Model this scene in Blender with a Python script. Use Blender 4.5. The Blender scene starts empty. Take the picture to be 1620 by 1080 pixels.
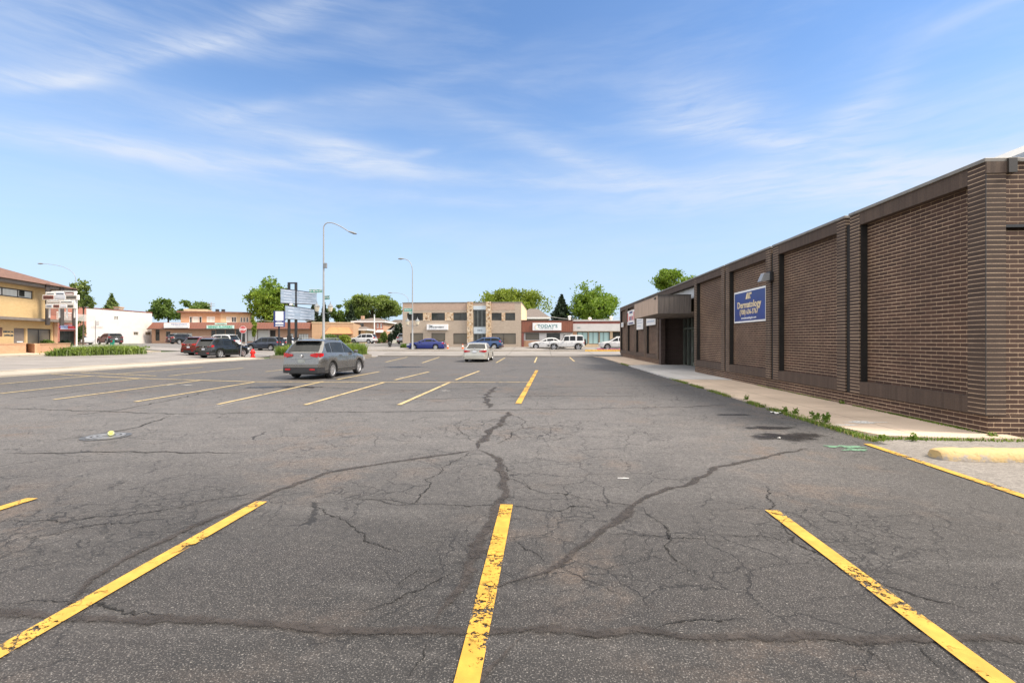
import bpy, math, random
from mathutils import Vector, Matrix, noise as mnoise
from math import sin, cos, pi, radians as R, sqrt, atan2, tan, hypot
random.seed(11)
sc = bpy.context.scene
COL = sc.collection

# ------------------------------------------------------------------ camera
CX, HY, F, CH = 810.0, 537.0, 765.0, 1.7         # calibration of the photograph, 1620 px wide
YAW = R(3.59)
cs, sn = cos(YAW), sin(YAW)
cam = bpy.data.cameras.new('camera'); camo = bpy.data.objects.new('camera', cam); COL.objects.link(camo)
camo.location = (0, 0, CH); camo.rotation_euler = (R(90), 0, YAW)
cam.sensor_width = 36; cam.sensor_fit = 'HORIZONTAL'; cam.lens = F/1620*36
cam.shift_y = -3/1620; cam.clip_start = .05; cam.clip_end = 3000
sc.camera = camo

# ------------------------------------------------------------------ light
SUN_EL, SUN_AZ = R(50), R(104)                   # azimuth from +Y towards +X
EXPOSURE = 1.0
SKY = .12
SUNP = 3.1
sun = bpy.data.lights.new('sun', 'SUN'); sun.energy = SUNP; sun.angle = R(16); sun.color = (1, .89, .75)
suno = bpy.data.objects.new('sun', sun); COL.objects.link(suno)
sd = Vector((sin(SUN_AZ)*cos(SUN_EL), cos(SUN_AZ)*cos(SUN_EL), sin(SUN_EL)))
suno.rotation_euler = sd.to_track_quat('Z', 'Y').to_euler(); suno.location = (20, 10, 40)
sc.view_settings.view_transform = 'Standard'; sc.view_settings.look = 'None'
sc.view_settings.exposure = EXPOSURE; sc.view_settings.gamma = 1
sc.view_settings.use_curve_mapping = False
sc.cycles.max_bounces = 6; sc.cycles.diffuse_bounces = 3; sc.cycles.glossy_bounces = 3
sc.cycles.transparent_max_bounces = 12

class NT:
    """small helper to write node trees"""
    def __init__(s, nt): s.nt = nt; s.nt.nodes.clear()
    def n(s, typ, ins=None, **kw):
        x = s.nt.nodes.new(typ)
        for k, v in kw.items(): setattr(x, k, v)
        for k, v in (ins or {}).items():
            if hasattr(v, 'is_output') or isinstance(v, bpy.types.NodeSocket): s.nt.links.new(v, x.inputs[k])
            else: x.inputs[k].default_value = v
        return x
    def m(s, op, a, b=0.0, c=0.0, clamp=False):
        x = s.n('ShaderNodeMath', {0: a, 1: b, 2: c}, operation=op, use_clamp=clamp); return x.outputs[0]
    def mix(s, f, a, b, blend='MIX'):
        x = s.n('ShaderNodeMix', data_type='RGBA', blend_type=blend)
        for i, v in ((0, f), (6, a), (7, b)):
            if isinstance(v, bpy.types.NodeSocket): s.nt.links.new(v, x.inputs[i])
            else: x.inputs[i].default_value = v if i == 0 else (tuple(v)+(1,))[:4]
        return x.outputs[2]
    def ramp(s, f, stops):
        x = s.n('ShaderNodeValToRGB', {0: f}); e = x.color_ramp.elements
        while len(e) < len(stops): e.new(.5)
        for q, (p, c) in zip(e, stops):
            q.position = p; q.color = (c, c, c, 1) if isinstance(c, (int, float)) else (tuple(c)+(1,))[:4]
        return x.outputs[0]
    def noise(s, vec, scale, detail=4, rough=.55, dist=0):
        return s.n('ShaderNodeTexNoise', {'Vector': vec, 'Scale': scale, 'Detail': detail, 'Roughness': rough, 'Distortion': dist}).outputs[0]
    def smooth(s, v, a, b):
        return s.n('ShaderNodeMapRange', {0: v, 1: a, 2: b, 3: 0., 4: 1.}, interpolation_type='SMOOTHSTEP').outputs[0]

# ------------------------------------------------------------------ sky with cirrus
def make_world():
    w = bpy.data.worlds.new('World'); sc.world = w; w.use_nodes = True
    t = NT(w.node_tree)
    sky = t.n('ShaderNodeTexSky', sky_type='NISHITA', sun_disc=False)
    sky.sun_elevation = SUN_EL; sky.sun_rotation = SUN_AZ
    sky.air_density = 1.0; sky.dust_density = .6; sky.ozone_density = 2.2; sky.altitude = 100
    tc = t.n('ShaderNodeTexCoord').outputs['Generated']
    sep = t.n('ShaderNodeSeparateXYZ', {0: tc})
    az = t.m('ARCTAN2', sep.outputs[0], sep.outputs[1])
    hz = t.m('SQRT', t.m('ADD', t.m('MULTIPLY', sep.outputs[0], sep.outputs[0]), t.m('MULTIPLY', sep.outputs[1], sep.outputs[1])))
    el = t.m('ARCTAN2', sep.outputs[2], hz)
    ae = t.n('ShaderNodeCombineXYZ', {0: az, 1: el, 2: 0.}).outputs[0]
    # slow warp plus fine warp so that the streaks fray
    n1 = t.n('ShaderNodeTexNoise', {'Vector': ae, 'Scale': 3.2, 'Detail': 3., 'Roughness': .5}).outputs['Color']
    wv = t.n('ShaderNodeVectorMath', {0: n1, 1: (.5, .5, .5)}, operation='SUBTRACT').outputs[0]
    wv = t.n('ShaderNodeVectorMath', {0: wv, 1: (.05, .05, 0)}, operation='MULTIPLY').outputs[0]
    aw = t.n('ShaderNodeVectorMath', {0: ae, 1: wv}, operation='ADD').outputs[0]
    sw = t.n('ShaderNodeSeparateXYZ', {0: aw})
    def A(px, py):
        return (math.atan((px-CX)/F) - YAW, math.atan((HY-py)/hypot(F, px-CX)))
    total = None
    # streaks: px-centre, half length px, half width px, tilt deg (up to the right +), amount
    for (px, py, ln, wd, tilt, amp) in [
        (75, 128, 75, 11, 14, .62), (40, 140, 45, 8, 25, .3), (330, 72, 200, 15, 24, .42), (400, 84, 120, 13, 8, .34), (250, 100, 110, 8, 27, .28),
        (470, 12, 90, 14, 22, .45), (190, 232, 330, 15, 4, .55), (480, 228, 140, 20, -6, .50), (570, 246, 80, 14, -10, .45), (300, 260, 160, 13, 1, .42),
        (660, 246, 36, 6, 14, .42), (820, 291, 420, 13, -2, .42), (1220, 293, 230, 22, -2, .52), (1400, 300, 200, 24, 0, .38),
        (1120, 178, 110, 46, -18, .50), (1230, 230, 210, 16, -17, .52), (1370, 160, 70, 26, 35, .42), (1340, 215, 120, 40, 12, .36), (1520, 272, 130, 40, 0, .58),
        (850, 232, 170, 15, -19, .34), (960, 262, 90, 16, -17, .30), (600, 150, 280, 15, 16, .22), (60, 40, 140, 60, 0, .28), (200, 30, 120, 40, 20, .18),
        (600, 40, 90, 18, 25, .18), (800, 325, 400, 10, -1, .22), (1130, 330, 260, 14, 0, .26), (380, 182, 60, 10, 20, .30), (960, 75, 200, 22, 12, .14),
        (1560, 18, 80, 10, 0, .30), (300, 320, 400, 18, -2, .14), (1200, 372, 300, 30, 0, .18), (1600, 160, 160, 60, 10, .16)]:
        a, e = A(px, py); k = F*(1+((px-CX)/F)**2)**.5
        du = t.m('SUBTRACT', sw.outputs[0], a); dv = t.m('SUBTRACT', sw.outputs[1], e)
        c_, s_ = cos(R(tilt)), sin(R(tilt))
        u = t.m('ADD', t.m('MULTIPLY', du, c_), t.m('MULTIPLY', dv, s_))
        v = t.m('SUBTRACT', t.m('MULTIPLY', dv, c_), t.m('MULTIPLY', du, s_))
        u = t.m('MULTIPLY', u, k/ln); v = t.m('MULTIPLY', v, k/wd)
        r = t.m('ADD', t.m('POWER', t.m('ABSOLUTE', u), 2.6), t.m('MULTIPLY', v, v))
        gau = t.m('MULTIPLY', t.m('POWER', 2.718, t.m('MULTIPLY', r, -1.0)), amp)
        total = gau if total is None else t.m('ADD', total, gau)
    # fibrous texture stretched along the streaks
    def fib(rot, sx, sy, sca):
        mp = t.n('ShaderNodeMapping', {'Vector': aw, 'Rotation': (0, 0, R(rot)), 'Scale': (sx, sy, 1)}).outputs[0]
        return t.noise(mp, sca, 8, .62, .4)
    f = t.m('MULTIPLY', t.m('ADD', fib(-14, 1, 5, 5.0), fib(6, .8, 7, 9.0)), .5)
    f = t.smooth(f, .30, .66)
    body = t.m('MULTIPLY', total, t.m('ADD', t.m('MULTIPLY', f, .95), .18))
    veil = t.m('MULTIPLY', t.smooth(fib(3, .7, 4, 2.4), .40, .76), .30)
    mask = t.m('ADD', body, veil, clamp=True)
    mask = t.m('MULTIPLY', mask, t.smooth(el, .0, .05))
    hz2 = t.m('MULTIPLY', t.m('SUBTRACT', 1.0, t.smooth(el, -.04, .54)), .86)       # bright summer haze low down
    skyc = t.mix(1.0, sky.outputs[0], (.71, .84, .96), 'MULTIPLY')
    skyc = t.mix(hz2, skyc, (2.55, 3.2, 4.05))
    cloud = t.mix(t.m('MULTIPLY', mask, .78), skyc, (3.35, 3.6, 4.05))
    # bright cloud veil added as fill light in the unseen sky overhead and behind
    fill_veil = t.m('MAXIMUM', t.m('SUBTRACT', 1.0, t.smooth(sep.outputs[1], -.15, .45)), t.smooth(el, .68, 1.0))
    south = t.m('MULTIPLY', t.m('MULTIPLY', t.smooth(sep.outputs[1], .1, -.8), t.m('SUBTRACT', 1.0, t.smooth(el, .5, 1.0))), .62)
    fill_veil = t.m('MULTIPLY', fill_veil, t.m('SUBTRACT', 1.0, south))
    cloud = t.mix(t.m('MULTIPLY', fill_veil, t.m('ADD', .72, t.m('MULTIPLY', f, .28))), cloud, (11.2, 10.5, 9.5))
    bg = t.n('ShaderNodeBackground', {'Color': cloud, 'Strength': SKY})
    o = t.n('ShaderNodeOutputWorld', {'Surface': bg.outputs[0]})
make_world()

# ------------------------------------------------------------------ placing: pixel ray -> ground
def g(x, y):
    d = max(-24.5-x, y-47.5, 0)
    return min(1.0, .033*d)
def W(px, d, z=None):
    lat = (px-CX)*d/F
    x = lat*cs - d*sn; y = lat*sn + d*cs
    return Vector((x, y, g(x, y) if z is None else z))
def zat(py, d): return CH + (HY-py)*d/F
def G(px, py, dz=0.0):
    d = F*CH/(py-HY)
    for _ in range(40):
        d = .5*d + .5*F*(CH-W(px, d).z-dz)/(py-HY)
    p = W(px, d); p.z += dz
    return p
def depth(p): return -p[0]*sn + p[1]*cs

# ------------------------------------------------------------------ mesh helper
class MB:
    def __init__(s): s.v = []; s.f = []; s.uv = {}; s.m = []
    def add(s, vs, fs, mi=0):
        o = len(s.v); s.v += [tuple(p) for p in vs]
        for f in fs: s.f.append(tuple(o+i for i in f)); s.m.append(mi)
        return s
    def quad(s, a, b, c, d, mi=0): return s.add([a, b, c, d], [(0, 1, 2, 3)], mi)
    def box(s, x0, y0, z0, x1, y1, z1, mi=0):
        x0, x1 = min(x0, x1), max(x0, x1); y0, y1 = min(y0, y1), max(y0, y1); z0, z1 = min(z0, z1), max(z0, z1)
        return s.add([(x0,y0,z0),(x1,y0,z0),(x1,y1,z0),(x0,y1,z0),(x0,y0,z1),(x1,y0,z1),(x1,y1,z1),(x0,y1,z1)],
            [(0,3,2,1),(4,5,6,7),(0,1,5,4),(1,2,6,5),(2,3,7,6),(3,0,4,7)], mi)
    def bbox(s, x0, y0, z0, x1, y1, z1, b, mi=0):
        """box with chamfered edges"""
        x0, x1 = min(x0, x1), max(x0, x1); y0, y1 = min(y0, y1), max(y0, y1); z0, z1 = min(z0, z1), max(z0, z1)
        import bmesh
        bm = bmesh.new(); bmesh.ops.create_cube(bm, size=1)
        for v in bm.verts: v.co = Vector(((x0+x1)/2+v.co.x*(x1-x0), (y0+y1)/2+v.co.y*(y1-y0), (z0+z1)/2+v.co.z*(z1-z0)))
        bmesh.ops.bevel(bm, geom=bm.edges[:], offset=b, segments=2, affect='EDGES', profile=.5)
        bm.verts.index_update()
        s.add([v.co[:] for v in bm.verts], [[v.index for v in f.verts] for f in bm.faces], mi); bm.free(); return s
    def prism(s, poly, z0, z1, mi=0):
        n = len(poly); vs = [(x, y, z0) for x, y in poly]+[(x, y, z1) for x, y in poly]
        fs = [tuple(range(n))[::-1], tuple(range(n, 2*n))]+[(i, (i+1) % n, n+(i+1) % n, n+i) for i in range(n)]
        return s.add(vs, fs, mi)
    def tube(s, pts, rs, n=8, mi=0, cap=True):
        pts = [Vector(p) for p in pts]
        if not isinstance(rs, (list, tuple)): rs = [rs]*len(pts)
        o = len(s.v); up = Vector((0, 0, 1))
        for i, p in enumerate(pts):
            d = (pts[min(i+1, len(pts)-1)]-pts[max(i-1, 0)]).normalized()
            a = d.cross(up if abs(d.z) < .95 else Vector((0, 1, 0))).normalized(); b = a.cross(d).normalized()
            if i and (a.dot(la) < 0): a = -a; b = -b
            la = a
            for k in range(n):
                t = 2*pi*k/n; s.v.append(tuple(p+(a*cos(t)+b*sin(t))*rs[i]))
        for i in range(len(pts)-1):
            for k in range(n):
                k2 = (k+1) % n
                s.f.append((o+i*n+k, o+i*n+k2, o+(i+1)*n+k2, o+(i+1)*n+k)); s.m.append(mi)
        if cap:
            s.f.append(tuple(o+k for k in range(n))[::-1]); s.m.append(mi)
            s.f.append(tuple(o+(len(pts)-1)*n+k for k in range(n))); s.m.append(mi)
        return s
    def lathe(s, prof, n=16, c=(0, 0, 0), axis='z', mi=0):
        o = len(s.v)
        for r, h in prof:
            for k in range(n):
                t = 2*pi*k/n
                p = (r*cos(t), r*sin(t), h) if axis == 'z' else (r*cos(t), h, r*sin(t))
                s.v.append((c[0]+p[0], c[1]+p[1], c[2]+p[2]))
        for i in range(len(prof)-1):
            for k in range(n):
                k2 = (k+1) % n
                s.f.append((o+i*n+k, o+i*n+k2, o+(i+1)*n+k2, o+(i+1)*n+k)); s.m.append(mi)
        return s
    def ball(s, c, r, n=12, mi=0):
        m = n//2
        return s.lathe([(max(1e-4, r*sin(pi*i/m)), -r*cos(pi*i/m)) for i in range(m+1)], n, c, mi=mi)
    def build(s, name, mats, parent=None, loc=(0, 0, 0), rz=0, smooth=None):
        me = bpy.data.meshes.new(name); me.from_pydata(s.v, [], s.f)
        mats = mats if isinstance(mats, (list, tuple)) else [mats]
        for m in mats: me.materials.append(m)
        if any(s.m): me.polygons.foreach_set('material_index', s.m)
        me.update()
        uv = me.uv_layers.new(name='metric')
        dat = [0.0]*(2*len(me.loops)); V = me.vertices
        for p in me.polygons:
            nx, ny, nz = p.normal
            if abs(nz) > .75:
                for li in p.loop_indices:
                    c = V[me.loops[li].vertex_index].co; dat[2*li] = c.x; dat[2*li+1] = c.y
            else:
                h = hypot(nx, ny) or 1; tx, ty = -ny/h, nx/h
                if tx+ty < 0: tx, ty = -tx, -ty
                for li in p.loop_indices:
                    c = V[me.loops[li].vertex_index].co; dat[2*li] = c.x*tx+c.y*ty; dat[2*li+1] = c.z
        uv.data.foreach_set('uv', dat)
        o = bpy.data.objects.new(name, me); COL.objects.link(o)
        if parent: o.parent = parent
        o.location = loc; o.rotation_euler = (0, 0, rz)
        if smooth is not None:
            me.polygons.foreach_set('use_smooth', [True]*len(me.polygons)); me.set_sharp_from_angle(angle=R(smooth))
        return o

def tag(o, label=None, cat=None, group=None, kind=None):
    if label: o['label'] = label
    if cat: o['category'] = cat
    if group: o['group'] = group
    if kind: o['kind'] = kind
    return o
def thing(name, label, cat, loc=(0, 0, 0), rz=0, group=None):
    o = bpy.data.objects.new(name, None); COL.objects.link(o); o.empty_display_size = .3
    o.location = loc; o.rotation_euler = (0, 0, rz)
    return tag(o, label, cat, group)
def copy_tree(o, parent=None):
    c = o.copy(); COL.objects.link(c)
    if parent: c.parent = parent
    for ch in [q for q in bpy.data.objects if q.parent == o]: copy_tree(ch, c)
    return c
def text(name, s_, size, mat, parent, x, z, y=-.012, align='CENTER', sx=1.0, ext=.004, bold=0.0):
    cu = bpy.data.curves.new(name, 'FONT'); cu.body = s_; cu.size = size; cu.align_x = align; cu.align_y = 'CENTER'
    cu.extrude = ext; cu.offset = bold; cu.resolution_u = 2
    to = bpy.data.objects.new(name, cu)
    me = to.to_mesh().copy(); bpy.data.objects.remove(to)
    me.transform(Matrix(((sx, 0, 0, x), (0, 0, -1, y), (0, 1, 0, z), (0, 0, 0, 1))))
    me.materials.clear(); me.materials.append(mat)
    o = bpy.data.objects.new(name, me); COL.objects.link(o); o.parent = parent
    return o

# ------------------------------------------------------------------ materials
def srgb(r, g_, b, k=1.0):
    f = lambda c: ((c/255)/12.92 if c <= 10 else ((c/255+.055)/1.055)**2.4)*k
    return (f(r), f(g_), f(b))
def mat(name, col, rough=.6, var=.12, scale=3.0, metal=0.0, bump=0.0, bscale=40.0, coat=0.0, spec=.5, streak=0.0, coords='Object'):
    m = bpy.data.materials.new(name); m.use_nodes = True; t = NT(m.node_tree)
    tc = t.n('ShaderNodeTexCoord').outputs[coords]
    nz = t.noise(tc, scale, 5, .6)
    f = t.smooth(nz, .3, .7)
    lo = tuple(c*(1-var) for c in col); hi = tuple(min(1, c*(1+var)) for c in col)
    c = t.mix(f, lo, hi)
    if streak:
        mp = t.n('ShaderNodeMapping', {'Vector': tc, 'Scale': (6, 6, .35)}).outputs[0]
        c = t.mix(t.m('MULTIPLY', t.smooth(t.noise(mp, 1.5, 5), .5, .75), streak), c, tuple(q*.45 for q in col))
    b = t.n('ShaderNodeBsdfPrincipled', {'Base Color': c, 'Roughness': t.m('ADD', rough-.05, t.m('MULTIPLY', nz, .1)), 'Metallic': metal, 'Coat Weight': coat, 'Coat Roughness': .06, 'Specular IOR Level': spec})
    if bump:
        bp = t.n('ShaderNodeBump', {'Height': t.noise(tc, bscale, 4), 'Strength': bump, 'Distance': .02})
        t.nt.links.new(bp.outputs[0], b.inputs['Normal'])
    t.n('ShaderNodeOutputMaterial', {'Surface': b.outputs[0]})
    return m
def brick(name, c1, c2, mortar, w, h, ms=.011, var=.35, offset=.5, rough=.8, bump=.4, dirt=.25, head=.45):
    m = bpy.data.materials.new(name); m.use_nodes = True; t = NT(m.node_tree)
    uv = t.n('ShaderNodeUVMap', uv_map='metric').outputs[0]
    ob = t.n('ShaderNodeTexCoord').outputs['Object']
    fv = t.m('FRACT', t.m('DIVIDE', t.n('ShaderNodeSeparateXYZ', {0: uv}).outputs[1], h))
    hm = t.smooth(t.m('ABSOLUTE', t.m('SUBTRACT', fv, .5)), .5-2.2*ms/h, .5-1.1*ms/h)
    jn = t.m('ADD', .55, t.m('MULTIPLY', t.smooth(t.noise(ob, 1.7, 5, .65), .3, .7), .45))
    mcol = t.mix(t.m('MULTIPLY', t.m('ADD', t.m('MULTIPLY', hm, 1.0-head), head), jn), c2, mortar)
    br = t.n('ShaderNodeTexBrick', {'Vector': uv, 'Color1': c1+(1,), 'Color2': c2+(1,), 'Mortar': mcol, 'Scale': 1.0, 'Mortar Size': ms, 'Mortar Smooth': .25, 'Bias': 0., 'Brick Width': w, 'Row Height': h}, offset=offset)
    big = t.noise(ob, .55, 5, .6); fine = t.noise(ob, 60, 3)
    c = t.mix(t.m('MULTIPLY', t.smooth(big, .35, .7), dirt), br.outputs[0], tuple(.55*q for q in c1), 'MIX')
    c = t.mix(.5, c, t.mix(t.smooth(fine, .3, .7), (.65, .65, .65), (1.25, 1.25, 1.25)), 'MULTIPLY')
    c = t.mix(1.0, c, (1.28, 1.28, 1.28), 'MULTIPLY')
    b = t.n('ShaderNodeBsdfPrincipled', {'Base Color': c, 'Roughness': rough})
    hgt = t.m('ADD', t.m('MULTIPLY', br.outputs[1], -1.0), t.m('MULTIPLY', fine, .35))
    bp = t.n('ShaderNodeBump', {'Height': hgt, 'Strength': bump, 'Distance': .006}); t.nt.links.new(bp.outputs[0], b.inputs['Normal'])
    t.n('ShaderNodeOutputMaterial', {'Surface': b.outputs[0]})
    return m
def ribbed(name, col, period, rough=.5, depth_=.4):
    """boards or standing seams running down the face"""
    m = bpy.data.materials.new(name); m.use_nodes = True; t = NT(m.node_tree)
    uv = t.n('ShaderNodeUVMap', uv_map='metric').outputs[0]; sp = t.n('ShaderNodeSeparateXYZ', {0: uv})
    fr = t.m('FRACT', t.m('DIVIDE', sp.outputs[0], period))
    gr = t.m('SUBTRACT', 1.0, t.smooth(t.m('ABSOLUTE', t.m('SUBTRACT', fr, .5)), .0, .10))
    nz = t.noise(t.n('ShaderNodeTexCoord').outputs['Object'], 2.0, 5)
    mp = t.n('ShaderNodeMapping', {'Vector': uv, 'Scale': (9, .5, 1)}).outputs[0]
    c = t.mix(t.smooth(t.noise(mp, 2.0, 4), .35, .7), tuple(q*.78 for q in col), tuple(q*1.12 for q in col))
    c = t.mix(t.m('MULTIPLY', gr, .6), c, tuple(q*.35 for q in col))
    b = t.n('ShaderNodeBsdfPrincipled', {'Base Color': c, 'Roughness': rough})
    bp = t.n('ShaderNodeBump', {'Height': t.m('MULTIPLY', gr, -1.0), 'Strength': depth_, 'Distance': .02}); t.nt.links.new(bp.outputs[0], b.inputs['Normal'])
    t.n('ShaderNodeOutputMaterial', {'Surface': b.outputs[0]})
    return m
def glass(name, col, rough=.08, blind=None, period=.09):
    """window pane: dark room behind reflecting glass, optionally a drawn blind"""
    m = bpy.data.materials.new(name); m.use_nodes = True; t = NT(m.node_tree)
    tc = t.n('ShaderNodeTexCoord').outputs['Object']
    c = t.mix(t.smooth(t.noise(tc, .8, 3), .35, .65), tuple(q*.6 for q in col), tuple(q*1.3 for q in col))
    if blind:
        uv = t.n('ShaderNodeUVMap', uv_map='metric').outputs[0]; sp = t.n('ShaderNodeSeparateXYZ', {0: uv})
        fr = t.m('FRACT', t.m('DIVIDE', sp.outputs[0], period))
        c = t.mix(t.smooth(fr, .55, .95), blind, tuple(q*.55 for q in blind))
    b = t.n('ShaderNodeBsdfPrincipled', {'Base Color': c, 'Roughness': rough, 'Specular IOR Level': .34})
    t.n('ShaderNodeOutputMaterial', {'Surface': b.outputs[0]})
    return m
def leafmat(name, dark, light, trans=.35):
    m = bpy.data.materials.new(name); m.use_nodes = True; t = NT(m.node_tree)
    ge = t.n('ShaderNodeNewGeometry'); ob = t.n('ShaderNodeTexCoord').outputs['Object']
    f = t.m('ADD', t.m('MULTIPLY', ge.outputs['Random Per Island'], .55), t.m('MULTIPLY', t.smooth(t.noise(ob, .7, 3), .35, .65), .45))
    c = t.mix(f, dark, light)
    d = t.n('ShaderNodeBsdfPrincipled', {'Base Color': c, 'Roughness': .6, 'Specular IOR Level': .3})
    tr = t.n('ShaderNodeBsdfTranslucent', {'Color': t.mix(1.0, c, (1.25, 1.35, .6), 'MULTIPLY')})
    mx = t.n('ShaderNodeMixShader', {0: trans, 1: d.outputs[0], 2: tr.outputs[0]})
    t.n('ShaderNodeOutputMaterial', {'Surface': mx.outputs[0]})
    return m
def paint(name, col, metal=.0, rough=.35, coat=.8):
    return mat(name, col, rough, .05, 2.0, metal, coat=coat)

M = {}
M['white'] = mat('white_paint', (.72, .71, .69), .5, .05)
M['offwhite'] = mat('offwhite_panel', (.62, .61, .58), .5, .06)
M['black'] = mat('black_metal', (.018, .018, .02), .45, .2)
M['steel'] = mat('galvanised_steel', (.42, .43, .44), .45, .08, metal=.5)
M['rubber'] = mat('tyre_rubber', (.018, .018, .019), .8, .2)
M['alloy'] = mat('alloy_wheel', (.52, .52, .53), .32, .08, metal=.75)
M['plastic'] = mat('black_plastic', (.022, .022, .024), .55, .15)
M['carglass'] = glass('car_glass', (.016, .018, .018), .04)
M['redlens'] = mat('red_lens', (.42, .012, .018), .18, .2, coat=.8)
M['clearlens'] = mat('clear_lens', (.55, .57, .60), .12, .1, coat=.8)
M['plate'] = mat('plate_white', (.60, .62, .66), .4, .1)
M['glassdark'] = glass('window_dark', (.040, .042, .038), .06)
M['glassblind'] = glass('window_with_blinds', (.1, .1, .1), .12, srgb(112, 104, 92))
M['glassbright'] = glass('window_bright_blind', (.4, .4, .4), .12, srgb(208, 208, 200), .14)
M['glassteal'] = glass('window_teal', (.3, .3, .3), .12, srgb(172, 200, 196), .7)
M['frame'] = mat('dark_bronze_frame', (.035, .030, .026), .5)
M['alu'] = mat('grey_aluminium', (.30, .32, .30), .4, metal=.3)
# ------------------------------------------------------------------ ground, lot, roads
def asphalt_mat():
    m = bpy.data.materials.new('worn_asphalt'); m.use_nodes = True; t = NT(m.node_tree)
    ob = t.n('ShaderNodeTexCoord').outputs['Object']
    n_f = t.noise(ob, 95, 3, .7); n_g = t.noise(ob, 38, 4, .6); n_m = t.noise(ob, 2.2, 6, .62); n_l = t.noise(ob, .16, 5, .6); n_l2 = t.noise(ob, .42, 4, .55)
    c = t.mix(t.smooth(n_l, .32, .68), (.016, .0146, .0138), (.049, .043, .0402))
    c = t.mix(t.m('MULTIPLY', t.smooth(n_m, .35, .7), .5), c, (.036, .0325, .031))
    # the driving lanes are polished pale, the stalls and the strip by the sidewalk are darker
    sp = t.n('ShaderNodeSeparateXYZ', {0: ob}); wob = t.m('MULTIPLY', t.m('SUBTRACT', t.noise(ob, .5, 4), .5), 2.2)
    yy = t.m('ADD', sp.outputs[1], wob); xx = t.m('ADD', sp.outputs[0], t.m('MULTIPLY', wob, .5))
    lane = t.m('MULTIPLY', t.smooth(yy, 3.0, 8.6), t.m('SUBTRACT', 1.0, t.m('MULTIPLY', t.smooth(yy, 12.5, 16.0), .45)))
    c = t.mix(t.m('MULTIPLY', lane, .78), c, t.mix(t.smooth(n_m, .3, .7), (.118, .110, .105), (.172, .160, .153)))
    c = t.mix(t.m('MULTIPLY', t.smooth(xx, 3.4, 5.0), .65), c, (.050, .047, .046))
    # brown dust in the low spots
    c = t.mix(t.m('MULTIPLY', t.m('MULTIPLY', t.smooth(n_l2, .48, .66), t.smooth(n_m, .42, .62)), .70), c, (.125, .090, .068))
    # stretched tyre polish along the lanes
    mp = t.n('ShaderNodeMapping', {'Vector': ob, 'Scale': (.30, 1.6, 1)}).outputs[0]
    c = t.mix(t.m('MULTIPLY', t.smooth(t.noise(mp, .9, 5, .6), .5, .72), .38), c, (.125, .117, .112))
    # aggregate: pale and dark stones
    c = t.mix(t.m('MULTIPLY', t.smooth(n_f, .54, .66), .85), c, (.235, .22, .205))
    c = t.mix(t.m('MULTIPLY', t.m('SUBTRACT', 1.0, t.smooth(n_f, .34, .47)), .85), c, (.016, .019, .019))
    c = t.mix(t.m('MULTIPLY', t.smooth(n_g, .46, .66), .62), c, (.026, .024, .023))
    n_h = t.noise(ob, 15, 6, .78)
    c = t.mix(1.0, c, t.ramp(n_h, [(.28, .45), (.44, .84), (.56, 1.08), (.72, 1.55)]), 'MULTIPLY')
    vo = t.n('ShaderNodeTexVoronoi', {'Vector': ob, 'Scale': 26., 'Randomness': 1.}, feature='F1')
    st = t.m('MULTIPLY', t.m('SUBTRACT', 1.0, t.smooth(vo.outputs['Distance'], .10, .16)), t.smooth(t.n('ShaderNodeSeparateColor', {0: vo.outputs['Color']}).outputs[0], .80, .86))
    c = t.mix(t.m('MULTIPLY', st, .55), c, (.30, .28, .25))
    # fatigue cracking
    wv = t.n('ShaderNodeTexNoise', {'Vector': ob, 'Scale': 3.0, 'Detail': 5., 'Roughness': .65}).outputs['Color']
    wv = t.n('ShaderNodeVectorMath', {0: wv, 1: (.5, .5, .5)}, operation='SUBTRACT').outputs[0]
    wv = t.n('ShaderNodeVectorMath', {0: wv, 1: (.42, .42, 0)}, operation='MULTIPLY').outputs[0]
    ow = t.n('ShaderNodeVectorMath', {0: ob, 1: wv}, operation='ADD').outputs[0]
    near = None
    for (px_, py_, rad_) in ((780, 682, 2.3), (760, 720, 1.6), (820, 850, 1.1), (1290, 850, 1.4), (110, 835, 1.5), (1010, 880, 1.2), (610, 950, .9), (1420, 1005, .7), (560, 790, 1.3), (300, 800, 1.2), (880, 800, 1.0), (860, 625, 1.6)):
        q_ = G(px_, py_); dd = t.n('ShaderNodeVectorMath', {0: ob, 1: (q_.x, q_.y, 0.)}, operation='DISTANCE').outputs['Value']
        v_ = t.m('SUBTRACT', 1.0, t.smooth(dd, rad_*.25, rad_)); near = v_ if near is None else t.m('MAXIMUM', near, v_)
    def crack(scale, wd, lo, hi, nsc, off):
        v = t.n('ShaderNodeTexVoronoi', {'Vector': ow, 'Scale': scale}, feature='DISTANCE_TO_EDGE').outputs['Distance']
        ln = t.m('SUBTRACT', 1.0, t.smooth(v, wd*.35, wd))
        mp2 = t.n('ShaderNodeMapping', {'Vector': ob, 'Location': (off, off*.7, 0)}).outputs[0]
        return t.m('MULTIPLY', ln, t.smooth(t.m('ADD', t.noise(mp2, nsc, 4, .6), t.m('MULTIPLY', near, .12)), lo, hi))
    k = t.m('MAXIMUM', crack(1.4, .010, .48, .57, .38, 3.), crack(4.2, .026, .60, .70, .30, 9.))
    k = t.m('MAXIMUM', k, t.m('MULTIPLY', crack(2.6, .017, .52, .62, .55, 21.), .75))
    c = t.mix(t.m('MULTIPLY', k, .85), c, (.011, .010, .010))
    b = t.n('ShaderNodeBsdfPrincipled', {'Base Color': c, 'Roughness': t.m('ADD', .66, t.m('MULTIPLY', n_m, .2)), 'Specular IOR Level': .45})
    h = t.m('ADD', t.m('ADD', t.m('MULTIPLY', n_f, .9), t.m('MULTIPLY', n_g, .5)), t.m('MULTIPLY', k, -1.6))
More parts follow.
